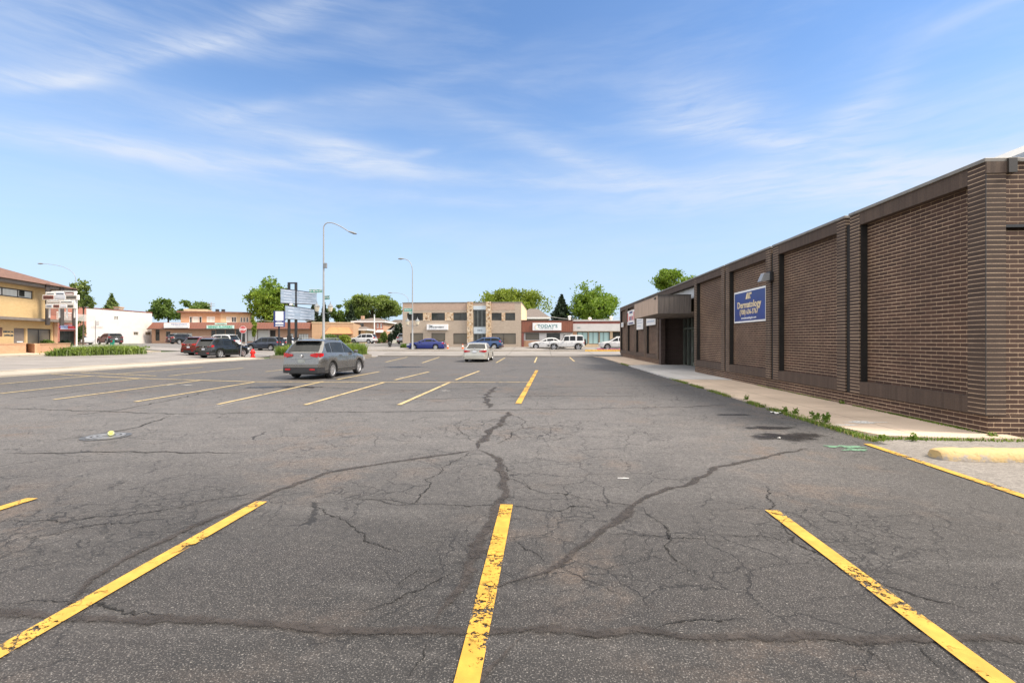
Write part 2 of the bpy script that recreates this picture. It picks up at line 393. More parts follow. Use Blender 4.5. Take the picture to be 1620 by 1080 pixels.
    bp = t.n('ShaderNodeBump', {'Height': h, 'Strength': .55, 'Distance': .010}); t.nt.links.new(bp.outputs[0], b.inputs['Normal'])
    t.n('ShaderNodeOutputMaterial', {'Surface': b.outputs[0]})
    return m
def concrete_mat(name, col, joint=0.0, rough=.85, dirt=.3, spk=.3, grit=.0):
    m = bpy.data.materials.new(name); m.use_nodes = True; t = NT(m.node_tree)
    ob = t.n('ShaderNodeTexCoord').outputs['Object']
    n1 = t.noise(ob, .5, 6, .6); n2 = t.noise(ob, 60, 3, .6)
    c = t.mix(t.smooth(n1, .35, .68), tuple(q*.86 for q in col), tuple(min(1, q*1.08) for q in col))
    c = t.mix(t.m('MULTIPLY', t.smooth(t.noise(ob, 2.6, 5, .65), .55, .75), dirt), c, tuple(q*.5 for q in col))
    c = t.mix(t.m('MULTIPLY', t.smooth(n2, .45, .7), spk), c, tuple(q*.6 for q in col))
    if grit: c = t.mix(grit, c, t.mix(1.0, c, t.ramp(t.noise(ob, 16, 6, .8), [(.3, .45), (.5, .95), (.72, 1.5)]), 'MULTIPLY'))
    if joint:
        sp = t.n('ShaderNodeSeparateXYZ', {0: ob})
        j = None
        for k, off in ((0, .3), (1, .55)):
            fr = t.m('FRACT', t.m('ADD', t.m('DIVIDE', sp.outputs[k], joint), off))
            q = t.m('SUBTRACT', 1.0, t.smooth(t.m('ABSOLUTE', t.m('SUBTRACT', fr, .5)), .002, .012))
            j = q if j is None else t.m('MAXIMUM', j, q)
        c = t.mix(t.m('MULTIPLY', j, .85), c, tuple(q*.35 for q in col))
    b = t.n('ShaderNodeBsdfPrincipled', {'Base Color': c, 'Roughness': rough, 'Specular IOR Level': .3})
    bp = t.n('ShaderNodeBump', {'Height': n2, 'Strength': .25, 'Distance': .006}); t.nt.links.new(bp.outputs[0], b.inputs['Normal'])
    t.n('ShaderNodeOutputMaterial', {'Surface': b.outputs[0]})
    return m
def linepaint(name, col, wear):
    """road paint: worn away to the asphalt in flakes"""
    m = bpy.data.materials.new(name); m.use_nodes = True; t = NT(m.node_tree)
    ob = t.n('ShaderNodeTexCoord').outputs['Object']
    a = t.noise(ob, 34, 6, .75); b_ = t.noise(ob, 1.3, 4, .6)
    wv = t.n('ShaderNodeTexNoise', {'Vector': ob, 'Scale': 3.0, 'Detail': 5., 'Roughness': .65}).outputs['Color']
    wv = t.n('ShaderNodeVectorMath', {0: t.n('ShaderNodeVectorMath', {0: wv, 1: (.5, .5, .5)}, operation='SUBTRACT').outputs[0], 1: (.42, .42, 0)}, operation='MULTIPLY').outputs[0]
    v = t.n('ShaderNodeTexVoronoi', {'Vector': t.n('ShaderNodeVectorMath', {0: ob, 1: wv}, operation='ADD').outputs[0], 'Scale': 4.0}, feature='DISTANCE_TO_EDGE').outputs['Distance']
    ck = t.m('MULTIPLY', t.m('SUBTRACT', 1.0, t.smooth(v, .012, .035)), t.smooth(b_, .44, .56))
    hole = t.smooth(t.m('ADD', a, t.m('MULTIPLY', t.m('SUBTRACT', b_, .5), 1.0)), .74-wear, .80-wear)
    hole = t.m('MAXIMUM', hole, ck)
    c = t.mix(t.smooth(t.noise(ob, 9, 5, .6), .3, .75), tuple(q*.78 for q in col), tuple(q*1.06 for q in col))
    p = t.n('ShaderNodeBsdfPrincipled', {'Base Color': c, 'Roughness': .72, 'Specular IOR Level': .3})
    tr = t.n('ShaderNodeBsdfTransparent')
    mx = t.n('ShaderNodeMixShader', {0: hole, 1: p.outputs[0], 2: tr.outputs[0]})
    t.n('ShaderNodeOutputMaterial', {'Surface': mx.outputs[0]})
    return m

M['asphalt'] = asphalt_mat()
M['oldasphalt'] = concrete_mat('bleached_old_asphalt', (.24, .22, .20), 0, .9, .7, .9, grit=.8)
M['roadcon'] = concrete_mat('pale_road_concrete', (.235, .218, .205), 4.5, .85, .14)
M['farlot'] = concrete_mat('grey_far_asphalt', (.165, .155, .148), 0, .85, .35)
M['walk'] = concrete_mat('tan_sidewalk_concrete', (.54, .43, .33), 1.55, .9, .22)
M['walkgrey'] = concrete_mat('new_grey_concrete', (.47, .455, .44), 1.55, .9, .12)
M['kerb'] = concrete_mat('kerb_concrete', (.37, .33, .275), 0, .9, .4)
M['yellow'] = linepaint('yellow_line_paint', (.52, .305, .055), .155)
M['yellowold'] = linepaint('faded_yellow_line_paint', (.50, .385, .20), .11)
M['yellowworn'] = linepaint('flaking_yellow_line_paint', (.53, .30, .045), .205)
M['kerbyellow'] = mat('yellow_kerb_paint', (.70, .42, .05), .7, .25, 6)
M['seal'] = mat('bitumen_crack_filler', (.056, .048, .043), .75, .5, 5, bump=.3, bscale=60, spec=.4)
M['crack'] = mat('open_crack', (.013, .012, .012), .9, .3, 9)
M['soil'] = mat('ground_soil_grass', (.085, .11, .040), .95, .4, .6)
M['lawn'] = mat('lawn_green', (.07, .13, .028), .95, .35, 2)

def sheet(name, x0, x1, y0, y1, dz, m, step=2.0, kinks=True):
    def cuts(a, b, ks):
        n = max(1, int((b-a)/step)); c = [a+(b-a)*i/n for i in range(n+1)]+[k for k in ks if a < k < b]
        return sorted(set(round(q, 4) for q in c))
    xs = cuts(x0, x1, (-24.5, -54.8)); ys = cuts(y0, y1, (47.5, 77.8))
    vs = [(x, y, g(x, y)+dz) for y in ys for x in xs]; nx = len(xs)
    fs = [(j*nx+i, j*nx+i+1, (j+1)*nx+i+1, (j+1)*nx+i) for j in range(len(ys)-1) for i in range(nx-1)]
    mb = MB(); mb.add(vs, fs)
    return tag(mb.build(name, m), kind='structure')

def big_ground():
    xs = sorted(set([-900, -500, -300, -160]+[-120+4*i for i in range(61)]+[160, 300, 500, 900, -24.5, -54.8]))
    ys = sorted(set([-60, -30]+[-16+4*i for i in range(40)]+[170, 240, 400, 700, 1400, 47.5, 77.8]))
    vs = [(x, y, g(x, y)-.07) for y in ys for x in xs]; nx = len(xs)
    fs = [(j*nx+i, j*nx+i+1, (j+1)*nx+i+1, (j+1)*nx+i) for j in range(len(ys)-1) for i in range(nx-1)]
    mb = MB(); mb.add(vs, fs); return tag(mb.build('ground', M['soil']), kind='structure')
big_ground()
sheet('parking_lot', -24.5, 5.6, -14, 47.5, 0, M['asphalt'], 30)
sheet('old_asphalt_apron', 5.6, 40, -14, 9.2, -.004, M['oldasphalt'], 30)
# ragged overlap of the old apron left of the kerb line
mb = MB(); rng = random.Random(5); pts = []
for i in range(30):
    y = -4+i*.42; pts.append((5.27+.06*rng.random(), y))
mb.add([(x, y, .004) for x, y in pts]+[(5.75, y, .004) for x, y in pts], [(i, 30+i, 31+i, i+1) for i in range(29)])
tag(mb.build('old_asphalt_edge', M['oldasphalt']), kind='structure')
sheet('front_sidewalk', -16.5, 60, 47.5, 49.4, .10, M['roadcon'], 3)
sheet('front_street', -160, 160, 49.6, 57.3, .0, M['roadcon'], 3)
sheet('far_sidewalk', -24, 120, 57.5, 65.8, .12, M['roadcon'], 3)
sheet('side_street', -38, -26.4, -14, 49.6, .0, M['roadcon'], 3)
sheet('side_sidewalk', -26.2, -24.5, -14, 41.0, .08, M['kerb'], 3)
sheet('left_sidewalk', -42, -38.2, -14, 46, .10, M['walk'], 3)
sheet('far_parking_lot', -120, -24.2, 57.35, 95, .004, M['farlot'], 3)
sheet('far_street', -24.0, -14.5, 66, 140, .004, M['roadcon'], 3)
sheet('corner_pavement', -26.4, -16.5, 47.0, 49.6, .004, M['roadcon'], 2)
def kerb(name, pts, w=.16, h=.13, m=None):
    mb = MB()
    for (a, b) in zip(pts[:-1], pts[1:]):
        a = Vector(a); b = Vector(b); n = max(1, int((b-a).length/2)); d = (b-a).normalized(); q = Vector((-d.y, d.x))*w/2
        for i in range(n):
            p0 = a+(b-a)*i/n; p1 = a+(b-a)*(i+1)/n
            z0, z1 = g(*p0), g(*p1)
            vs = []
            for p, z in ((p0, z0), (p1, z1)):
                vs += [(p.x-q.x, p.y-q.y, z-.06), (p.x-q.x, p.y-q.y, z+h), (p.x+q.x, p.y+q.y, z+h), (p.x+q.x, p.y+q.y, z-.06)]
            mb.add(vs, [(0, 1, 5, 4), (1, 2, 6, 5), (2, 3, 7, 6), (0, 3, 2, 1), (4, 5, 6, 7)])
    return tag(mb.build(name, m or M['kerb']), kind='structure')
kerb('kerb', [(-16.4, 49.5), (60, 49.5)]); kerb('kerb', [(-24, 57.4), (5, 57.4)]); kerb('kerb', [(5.02, 57.4), (16, 57.4)], m=M['kerbyellow'], h=.17)
kerb('kerb', [(16.02, 57.4), (90, 57.4)], m=M['kerb'])
kerb('kerb', [(-24.45, -14), (-24.45, 41)], w=.16, h=.085); kerb('kerb', [(-26.3, -14), (-26.3, 41)]); kerb('kerb', [(-38.1, -14), (-38.1, 46)])
M['kerbdull'] = concrete_mat('weathered_kerb', (.25, .225, .20), 0, .9, .5)
kerb('kerb', [(-16.4, 47.45), (5.4, 47.45)], w=.14, h=.11, m=M['kerbdull'])
# sidewalk along the brick building: tan, new grey slab at the entrance, tan again
XW = 7.80
def slab(name, pts, z, m):
    mb = MB(); mb.prism(pts, -.06, z); return tag(mb.build(name, m), kind='structure')
def wavy(x, y0, y1, a, sd):
    rg = random.Random(sd); n = max(3, int(abs(y1-y0)/.7)); return [(x+rg.uniform(-a, a), y0+(y1-y0)*i/n) for i in range(n+1)]
slab('sidewalk', [(XW+.3, 8.62), (XW+.3, 20.3)]+wavy(5.58, 20.6, 9.6, .04, 1)+[(5.9, 8.75), (6.6, 8.66)], .045, M['walk'])
slab('sidewalk', [(XW+2, 20.31), (XW+2, 32.4), (6.4, 32.0)]+wavy(5.50, 31.5, 20.61, .03, 2), .052, M['walkgrey'])
slab('sidewalk', [(XW+.3, 32.41), (XW+.3, 47.4), (5.0, 47.4)]+wavy(5.55, 46, 32.4, .05, 3)+[(6.39, 32.02)], .045, M['walk'])

# ------------------------------------------------------------------ painted lines
def edged(name, col, wide, wob, nscale, rough=.75, hair=False, var=.4):
    """filler or open crack: a ragged line inside its strip of ground"""
    m = bpy.data.materials.new(name); m.use_nodes = True; t = NT(m.node_tree)
    ob = t.n('ShaderNodeTexCoord').outputs['Object']; v = t.n('ShaderNodeSeparateXYZ', {0: t.n('ShaderNodeUVMap', uv_map='across').outputs[0]}).outputs[1]
    a = t.m('SUBTRACT', t.m('MULTIPLY', v, 2.0), 1.0)
    n1 = t.m('SUBTRACT', t.noise(ob, nscale, 6, .68), .5)
    d = t.m('ABSOLUTE', t.m('ADD', a, t.m('MULTIPLY', n1, wob)))
    gap = t.m('SUBTRACT', t.noise(ob, 3.1, 4, .6), .5)
    w_ = t.m('ADD', wide, t.m('MULTIPLY', gap, wide*1.5))
    al = t.m('SUBTRACT', 1.0, t.smooth(t.m('SUBTRACT', d, w_), -.05 if hair else -.34, .03 if hair else .12))
    if not hair: al = t.m('MULTIPLY', al, t.m('ADD', .42, t.m('MULTIPLY', t.smooth(t.noise(ob, 22, 6, .75), .38, .58), .50)))
    c = t.mix(t.smooth(t.noise(ob, 5, 6, .65), .3, .7), tuple(q*(1-var) for q in col), tuple(q*(1+var) for q in col))
    p = t.n('ShaderNodeBsdfPrincipled', {'Base Color': c, 'Roughness': rough, 'Specular IOR Level': .4})
    bp = t.n('ShaderNodeBump', {'Height': t.noise(ob, 50, 4), 'Strength': .2, 'Distance': .005}); t.nt.links.new(bp.outputs[0], p.inputs['Normal'])
    mx = t.n('ShaderNodeMixShader', {0: al, 1: t.n('ShaderNodeBsdfTransparent').outputs[0], 2: p.outputs[0]})
    t.n('ShaderNodeOutputMaterial', {'Surface': mx.outputs[0]}); return m
M['seal'] = edged('bitumen_crack_filler', (.040, .033, .029), .58, 1.15, 12)
M['crack'] = edged('open_crack', (.012, .011, .010), .20, 1.5, 6, .95, True)
M['hair'] = edged('hairline_crack', (.013, .012, .011), .075, 2.0, 7.5, .95, True)
def ribbon(name, pts, w, z, m, jit=0.0, wj=0.0, step=.12, ends=True, seed=0):
    rg = random.Random(seed); pl = []
    for a, b in zip(pts[:-1], pts[1:]):
        n = max(1, int((b-a).length/step))
        for i in range(n): pl.append(a+(b-a)*i/n)
    pl.append(pts[-1]); mb = MB(); vs = []
    # smooth the path a little so that joints are not sharp corners
    if jit:
        for _ in range(3): pl = [pl[0]]+[(pl[i-1]+pl[i]*2+pl[i+1])/4 for i in range(1, len(pl)-1)]+[pl[-1]]
    for i, p in enumerate(pl):
        d = (pl[min(i+1, len(pl)-1)]-pl[max(0, i-1)]); d.z = 0; d.normalize(); q = Vector((-d.y, d.x, 0))
        off = q*(jit*(mnoise.noise(Vector((i*.35*step/.12, seed*7.1, 0)))*2)) if jit else Vector()
        k = 1+wj*mnoise.noise(Vector((i*.55, seed*3.7, 5)))*2; k2 = 1+wj*mnoise.noise(Vector((i*.55, seed*3.7, 11)))*2
        if jit and ends: e = min(1, (min(i, len(pl)-1-i)+.4)/5); k *= e; k2 *= e
        vs += [p+off+q*w/2*k, p+off-q*w/2*k2]
    vs = [(v.x, v.y, g(v.x, v.y)+z) for v in vs]
    mb.add(vs, [(2*i, 2*i+1, 2*i+3, 2*i+2) for i in range(len(pl)-1)])
    o_ = mb.build(name, m); me = o_.data; uv = me.uv_layers.new(name='across'); dat = []
    for p_ in me.polygons:
        for li in p_.loop_indices: vi = me.loops[li].vertex_index; dat += [vi//2*.1, float(vi % 2)]
    uv.data.foreach_set('uv', dat)
    return tag(o_, kind='structure')
def stripe(a, b, w=.12, m='yellowold'): ribbon('parking_stripe', [G(*a), G(*b)], w, .012, M[m], step=.5)
for x, y1 in ((-5.45, 4.83), (-2.95, 4.88), (-.385, 4.95), (2.25, 4.95)):
    ribbon('parking_stripe', [Vector((x, -2, 0)), Vector((x+.02, y1, 0))], .128, .012, M['yellowworn' if x == -.385 else 'yellow'], step=.5)
ribbon('parking_stripe', [Vector((5.0, -2, 0)), Vector((5.26, 8.2, 0))], .115, .012, M['yellow'], step=.5)
for a, b in [((85,632.3),(318,601.7)), ((213.6,635.8),(404,604.2)), ((344,640),(511,603.7)), ((482.7,640.7),(607,605.2)), ((631,640.7),(712,604.7)),
             ((0,622.7),(222,598.8)), ((0,607.4),(148,594.8)), ((182.7,591.9),(321,580.7)), ((266.7,594.8),(385,582)), ((420,588),(452,584.4)),
             ((533,600.5),(600,588)), ((624.7,601.2),(679,588)), ((721,601),(758,587)), ((573,567),(595,564.4)), ((610,572.8),(644.4,564.9)),
             ((668,574),(695,565)), ((785,573.8),(798.8,566)), ((845.7,573.8),(849.4,565)), ((908.6,571.6),(901,565)), ((128,589.4),(247,594.8))]:
    stripe(a, b)
stripe((819.8,638.8), (849.4,585.7), .16, 'yellow')
pts = [G(*p) for p in ((81,592),(222,599),(400,604.2),(600,605),(838,604.8))]
ribbon('parking_stripe', pts, .12, .016, M['yellowold'], step=.5)

# ------------------------------------------------------------------ filled and open cracks
def pxl(*p): return [G(*q) for q in p]
S = .008
ribbon('crack_sealant', pxl((784,611.6),(766.7,629),(776.5,646)), 0.246, S, M['seal'], .05, .5, seed=1)
ribbon('crack_sealant', pxl((806,651),(779,683),(762,695.5),(749,710)), 0.275, S, M['seal'], .05, .5, seed=2)
ribbon('crack_sealant', pxl((753,711.5),(777,716),(795.5,735.5),(796,791),(777,828),(747,902),(716,942),(676,985)), 0.196, S, M['seal'], .035, .45, seed=3)
ribbon('crack_sealant', pxl((758,711),(688,721),(540,743),(426,778),(370,806),(281.5,841),(229.6,869),(185,887),(159,913),(122,939),(85,970)), 0.123, S, M['seal'], .03, .5, seed=4)
ribbon('crack_sealant', pxl((770,934),(836,910),(881,891),(903,869),(966,839),(984,806),(1010,787),(1080,767),(1138,740),(1191,727),(1284,709)), 0.145, S, M['seal'], .03, .5, seed=5)
ribbon('crack_sealant', [Vector((-5.2,2.95,0))]+pxl((0,967),(89,976),(237,984),(370,985.5),(540,995),(740,997),(873,997),(1080,1003),(1302,1009),(1435,1009),(1620,1013)), 0.152, S, M['seal'], .02, .4, ends=False, seed=6)
ribbon('crack_sealant', [*pxl((821,1008),(777,1035),(747,1080)), Vector((-.42,1.6,0))], .19, S, M['seal'], .03, .4, seed=7)
thin = [((0,645.7),(178,651),(272,655),(400,652.5),(548,652),(647,650.6),(823,648),(922,646.7),(1100,643),(1150,640)), ((84,698),(210,678),(272,657)),
        ((0,717),(210,714.6),(392,717)), ((91,658),(185,649),(272,632.6),(328,619)), ((553,633),(700,631),(764,628),(873,626),(1021,627)),
        ((806,618),(897.5,611.6),(1100,609.6),(1180,606)), ((794,589),(821,583)), ((10,632),(80,625),(150,616)), ((0,674),(14,672)), 
        ((620,580),(660,578.5)), ((330,606),(480,611),(620,618),(790,612))]
for i, p in enumerate(thin): ribbon('open_crack', pxl(*p), .16, .005, M['crack'], .07, .3, .12, seed=20+i)
fine = [((0,823),(110,825),(240,810),(333,791),(426,776)), ((0,860),(90,842),(190,828),(280,818)), ((540,787),(690,798),(810,799),(855,808),(910,799),(966,806)), ((0,950),(60,952),(150,948),(230,956),(290,978)),
        ((1210,765),(1220,790),(1232,830),(1260,862),(1310,885),(1380,910),(1480,955),(1560,970)), ((880,893),(900,915),(960,935),(1000,940)), ((1020,800),(1050,830),(1060,870),(1085,905)),
        ((960,848),(1040,850),(1090,850),(1150,860)), ((812,850),(835,870),(862,890)), ((795,735),(812,760),(850,776),(930,790),(1010,800)), ((750,712),(700,740),(650,800),(560,790)),
        ((1260,862),(1210,850),(1130,845)), ((740,900),(700,915),(650,950),(600,960),(540,968)), ((700,1000),(690,1040),(660,1080)), ((1030,1000),(1110,985),(1190,985)), ((1430,1000),(1470,1040),(1500,1080)),
        ((806,651),(830,670),(800,700),(770,705)), ((760,700),(735,690),(720,672),(745,660)), ((700,905),(660,900),(620,930)), ((480,800),(520,815),(575,840),(620,880)), ((1302,1009),(1380,1030),(1420,1075))]
for i, p in enumerate(fine): ribbon('open_crack', pxl(*p), .15, .0055, M['hair'], .06, .3, .06, seed=60+i)
# oil-dark damp spot by the sidewalk and small stains
def blob(name, cx, cy, rx, ry, m, z=.009, seed=0, n=40, amp=.35):
    p0 = G(cx, cy); mb = MB(); vs = [(p0.x, p0.y, z)]; amp *= 1.3
    for k in range(n):
        a = 2*pi*k/n; r = 1+amp*mnoise.noise(Vector((cos(a)*1.6+seed, sin(a)*1.6, seed*2.3)))*1.8
        vs.append((p0.x+rx*r*cos(a), p0.y+ry*r*sin(a), z))
    mb.add(vs, [(0, 1+k, 1+(k+1) % n) for k in range(n)]); o_ = mb.build(name, m); me = o_.data; uv = me.uv_layers.new(name='across'); dat = []
    for p_ in me.polygons:
        for li in p_.loop_indices: dat += [0.0, .5 if me.loops[li].vertex_index == 0 else 1.0]
    uv.data.foreach_set('uv', dat); return tag(o_, kind='structure')
M['damp'] = edged('damp_oil_patch', (.016, .014, .013), .78, .9, 2.6, .40)
M['dust'] = mat('dusty_worn_patch', (.17, .135, .108), .9, .35, 9)
M['greenpaint'] = linepaint('green_survey_paint', (.14, .26, .17), .16)
M['whitepatch'] = edged('pale_worn_patch', (.34, .33, .315), .45, .9, 4.5, .8, var=.2)
M['creampatch'] = edged('cream_worn_patch', (.66, .56, .36), .5, .8, 5, .8, var=.1); M['walkwhite'] = edged('white_patch_paint', (.66, .66, .63), .75, .5, 5, .8, var=.1)
blob('damp_patch', 1250, 691, .62, .42, M['damp'], seed=1); blob('damp_patch', 1225, 677, .55, .24, M['damp'], .0095, seed=2)
for i, (x, y, rx, ry) in enumerate([(418,612.5,.9,.35),(447,611.5,.3,.3),(495,612.5,.35,.4),(640,580.5,1.5,.9),(467,612.5,.7,.4),(540,599,.9,.3),(1165,656,.4,.12)]):
    blob('damp_patch', x, y, rx, ry, M['damp'], .006, seed=5+i)
blob('green_paint_mark', 1338, 707, .28, .10, M['greenpaint'], seed=3); blob('green_paint_mark', 1350, 712, .20, .07, M['greenpaint'], .0095, seed=4)
blob('white_paint_patch', 1365, 671.5, .48, .17, M['walkwhite'], .052, seed=5); blob('white_paint_patch', 1343, 676, .33, .12, M['walkwhite'], .052, seed=6); blob('cream_paint_patch', 1425, 688, .40, .10, M['creampatch'], .052, seed=7)
for i, (x, y, rx, ry) in enumerate([(268,609,.5,.28),(296,609,.65,.28),(283,656.5,.28,.12),(596,632,.3,.15),(705,618,.3,.4),(635,597,.5,.3)]):
    blob('white_paint_patch', x, y, rx, ry, M['whitepatch'], .0085, seed=30+i)
ribbon('white_paint_streak', pxl((300,651),(360,639),(420,630)), .22, .0082, M['whitepatch'], .05, .5, .3, seed=88)
# ------------------------------------------------------------------ the dark brick building on the right
M['brick'] = brick('dark_brown_brick', (.039, .0185, .0115), (.066, .033, .021), (.47, .34, .225), .277, .0818, .0078, dirt=.35, head=.38)
M['soldier'] = brick('soldier_course', (.050, .032, .023), (.074, .049, .035), (.045, .033, .026), .082, .9, .008, dirt=.25, offset=0)
M['pilaster'] = brick('pilaster_brick', (.040, .024, .017), (.058, .036, .026), (.42, .31, .21), 1.9, .0818, .0078, dirt=.35)
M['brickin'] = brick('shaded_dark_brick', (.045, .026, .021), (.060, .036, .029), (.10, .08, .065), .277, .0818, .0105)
M['coping'] = mat('metal_coping', (.21, .19, .165), .5, .15, 4, metal=.2)
M['canopyface'] = ribbed('canopy_boards_faded', (.50, .36, .265), .30, .6)
M['canopyseam'] = ribbed('canopy_seam_metal', (.12, .10, .088), .26, .5)
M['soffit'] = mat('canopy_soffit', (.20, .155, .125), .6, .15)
M['greenframe'] = mat('grey_green_door_frame', (.12, .135, .115), .45, .1)
M['flash'] = mat('white_flashing', (.6, .6, .6), .5, .1)
DB = thing('brick_building', 'long low dark brown brick building with recessed panels and entrance canopy on the right', 'building', (XW, 8.96, 0))
OX, OY = XW, 8.96
def P(name, mb, m, par=DB, smooth=None):
    o = mb.build(name, m, par, (-OX, -OY, 0), 0, smooth); return o
XF = XW-.06; XP = XW+.12; XS = XW+.18; ZB, ZSB, ZST, ZT, ZC = .37, .67, 4.50, 4.80, 4.87
bays = [(8.96, 12.70), (12.89, 16.78), (16.95, 20.98), (21.14, 25.25), (33.0, 36.95), (37.15, 40.95), (41.15, 44.95), (45.15, 48.9)]
M['joint'] = mat('black_painted_shade', (.012, .0105, .0095), .8, .3, 8)  # black for shade painted into the slots and inner corners, no real filler
def one(name, m, *boxes, bev=None):
    mb = MB()
    for q in boxes: (mb.bbox(*q, bev) if bev else mb.box(*q))
    return P(name, mb, m)
one('wall', M['brick'], (XS+.38, 9.301, 0.0, XS+.6, 25.149, 4.44)); one('wall', M['brick'], (XS+.38, 33.14, 0, XS+.6, 48.58, 4.44))
one('plinth', M['brick'], (XW, 8.985, 0, XS-.002, 25.28, ZB+.02)); one('plinth', M['brick'], (XW, 32.99, 0, XS-.002, 48.88, ZB+.02))
for i, (y0, y1) in enumerate(bays):
    pw = .36
    one('wall_panel', M['brick'], (XP, y0+.02, ZB+.03, XS+.05, y1-.02, ZC-.0715))
    for a, b in ((y0, y0+pw), (y1-pw, y1)): one('pilaster', M['pilaster'], (XF, a, ZB-.005, XP+.02, b, ZC-.07))
    for z0, z1 in ((ZB, ZSB), (ZST, ZT)): one('soldier_course', M['soldier'], (XF+.004, y0+pw+.001, z0, XP+.021, y1-pw-.001, z1))
    one('coping', M['coping'], (XF-.03, y0-.02, ZC-.07, XS+.32, y1+.02, ZC), bev=.008)
    one('corner_shade', M['joint'], (XF+.03, y1-pw-.022, ZSB+.001, XP+.002, y1-pw-.0005, ZST-.001))  # black strip standing in for the shade in the panel's inner corner
    if i not in (3, 7): one('slot_shade', M['joint'], (XF+.035, y1+.001, ZB-.004, XS+.37, bays[i+1][0]-.001, ZC-.26)); one('flashing', M['flash'], (XS-.02, y1+.021, ZC-.259, XS+.28, bays[i+1][0]-.021, ZC-.20))  # black box in the slot imitates its deep shade
# front end: return of the corner pilaster on the south face
one('corner_pilaster', M['pilaster'], (XF+.001, 8.955, ZB-.004, XF+.33, 8.9595, ZC-.071)); one('corner_cap', M['soldier'], (XF-.012, 8.93, 4.60, XF+.35, 8.9545, ZC-.071))
south = MB(); south.box(XF+.331, 9.0, ZB+.001, 34, 9.3, 3.60); south.box(XF+.331, 9.0, 3.71, 34, 9.3, ZC-.071); south.box(XF+.4, 9.14, 3.601, 34, 9.3, 3.709)
P('south_wall', south, M['brick']); one('south_plinth', M['brick'], (XS-.0015, 8.985, 0, 34, 9.3, ZB))
one('lintel', M['black'], (XF+.331, 8.97, 3.66, 34, 9.13, 3.708))
one('coping', M['coping'], (XF+.30, 8.95, ZC-.075, 34, 9.32, ZC-.004), bev=.008)
dn = MB(); dn.box(XF+.33, 8.90, 4.60, XF+.47, 8.998, ZC-.02); P('downpipe_head', dn, M['frame'])
one('roof', M['coping'], (XS+.32, 9.301, 4.45, 34, 48.6, 4.6)); one('back_wall', M['brick'], (XS+.301, 48.6, 0, 34, 48.87, 4.45))
# sealant joint down the corner
sj = MB(); sj.box(XF-.003, 8.952, ZB, XF+.005, 8.962, ZC-.1); P('corner_joint', sj, M['frame'])
# entrance: a deep recess under a boxed canopy
Y0, Y1, XB = 25.30, 32.99, 9.35
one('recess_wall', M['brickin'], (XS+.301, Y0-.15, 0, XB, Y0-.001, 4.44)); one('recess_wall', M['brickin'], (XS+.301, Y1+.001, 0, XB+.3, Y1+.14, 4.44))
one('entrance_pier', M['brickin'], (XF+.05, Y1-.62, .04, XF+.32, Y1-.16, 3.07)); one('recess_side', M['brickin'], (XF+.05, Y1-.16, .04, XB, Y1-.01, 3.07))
bk = MB(); bk.box(XB, Y0, .05, XB+.12, Y1, 3.08); P('recess_back', bk, M['glassdark'])
lt = MB(); lt.box(XF+.004, Y0-.03, ZST-.02, XP+.3, Y1+.03, ZT); P('lintel_course', lt, M['soldier'])
cp = MB(); cp.bbox(XF-.03, Y0-.02, ZC-.07, XS+.32, Y1+.02, ZC, .008); P('coping', cp, M['coping'])
up = MB(); up.box(XP+.1, Y0, 3.9, XP+.16, Y1, ZST-.02); P('clerestory_sky_stand_in', up, M['flash'])  # plain white in place of the sky reflected in this window
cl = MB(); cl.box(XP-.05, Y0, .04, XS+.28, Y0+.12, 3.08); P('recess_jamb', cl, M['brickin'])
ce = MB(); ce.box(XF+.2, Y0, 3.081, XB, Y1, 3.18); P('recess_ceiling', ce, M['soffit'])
CX0, CY0, CY1, CZ0, CZ1 = 6.05, 25.8, 32.3, 3.07, 4.02
c1 = MB(); c1.box(CX0, CY0+.03, CZ0, CX0+.06, CY1, CZ1); canopy = P('entrance_canopy', c1, M['canopyface'])
c2 = MB(); c2.box(CX0+.002, CY0, CZ0+.004, XF+.02, CY0+.029, CZ1-.003); c2.build('canopy_side', M['canopyseam'], canopy); c2 = MB(); c2.box(CX0+.06, CY1-.03, CZ0+.004, XF+.02, CY1, CZ1-.003); c2.build('canopy_side', M['canopyseam'], canopy)
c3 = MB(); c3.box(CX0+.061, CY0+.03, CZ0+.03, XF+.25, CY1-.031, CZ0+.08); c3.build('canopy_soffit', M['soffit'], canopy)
c4 = MB(); c4.box(CX0-.03, CY0-.03, CZ1, XF+.02, CY1+.03, CZ1+.04); c4.build('canopy_cap', M['frame'], canopy)
c5 = MB(); c5.box(CX0+.061, CY0+.03, CZ1-.06, XF+.02, CY1-.031, CZ1-.02); c5.build('canopy_top', M['coping'], canopy)
c6 = MB(); c6.box(CX0-.05, CY0+.4, CZ1-.16, CX0-.002, CY0+.7, CZ1-.08); c6.build('canopy_bracket', M['frame'], canopy)
# glazed entrance doors at the back of the recess
for a, b in ((28.55, 29.55), (29.62, 30.62)):
    d = MB()
    d.box(XB-.06, a, .06, XB-.003, a+.09, 2.30); d.box(XB-.06, b-.09, .06, XB-.003, b, 2.30); d.box(XB-.06, a+.091, 2.18, XB-.003, b-.091, 2.30); d.box(XB-.06, a+.091, .06, XB-.003, b-.091, .30)
    dd = P('door', d, M['greenframe'])
    h = MB(); h.tube([(XB-.12, b-.16, .95), (XB-.12, b-.16, 1.25)], .015); h.build('handle', M['alu'], dd)
fr = MB()
for y in (27.6, 30.75, 31.6, 32.5): fr.box(XB-.08, y-.05, .05, XB-.003, y+.05, 3.07)
fr.box(XB-.081, 27.65, 2.36, XB-.004, 32.45, 2.46); P('door_frame', fr, M['greenframe'])
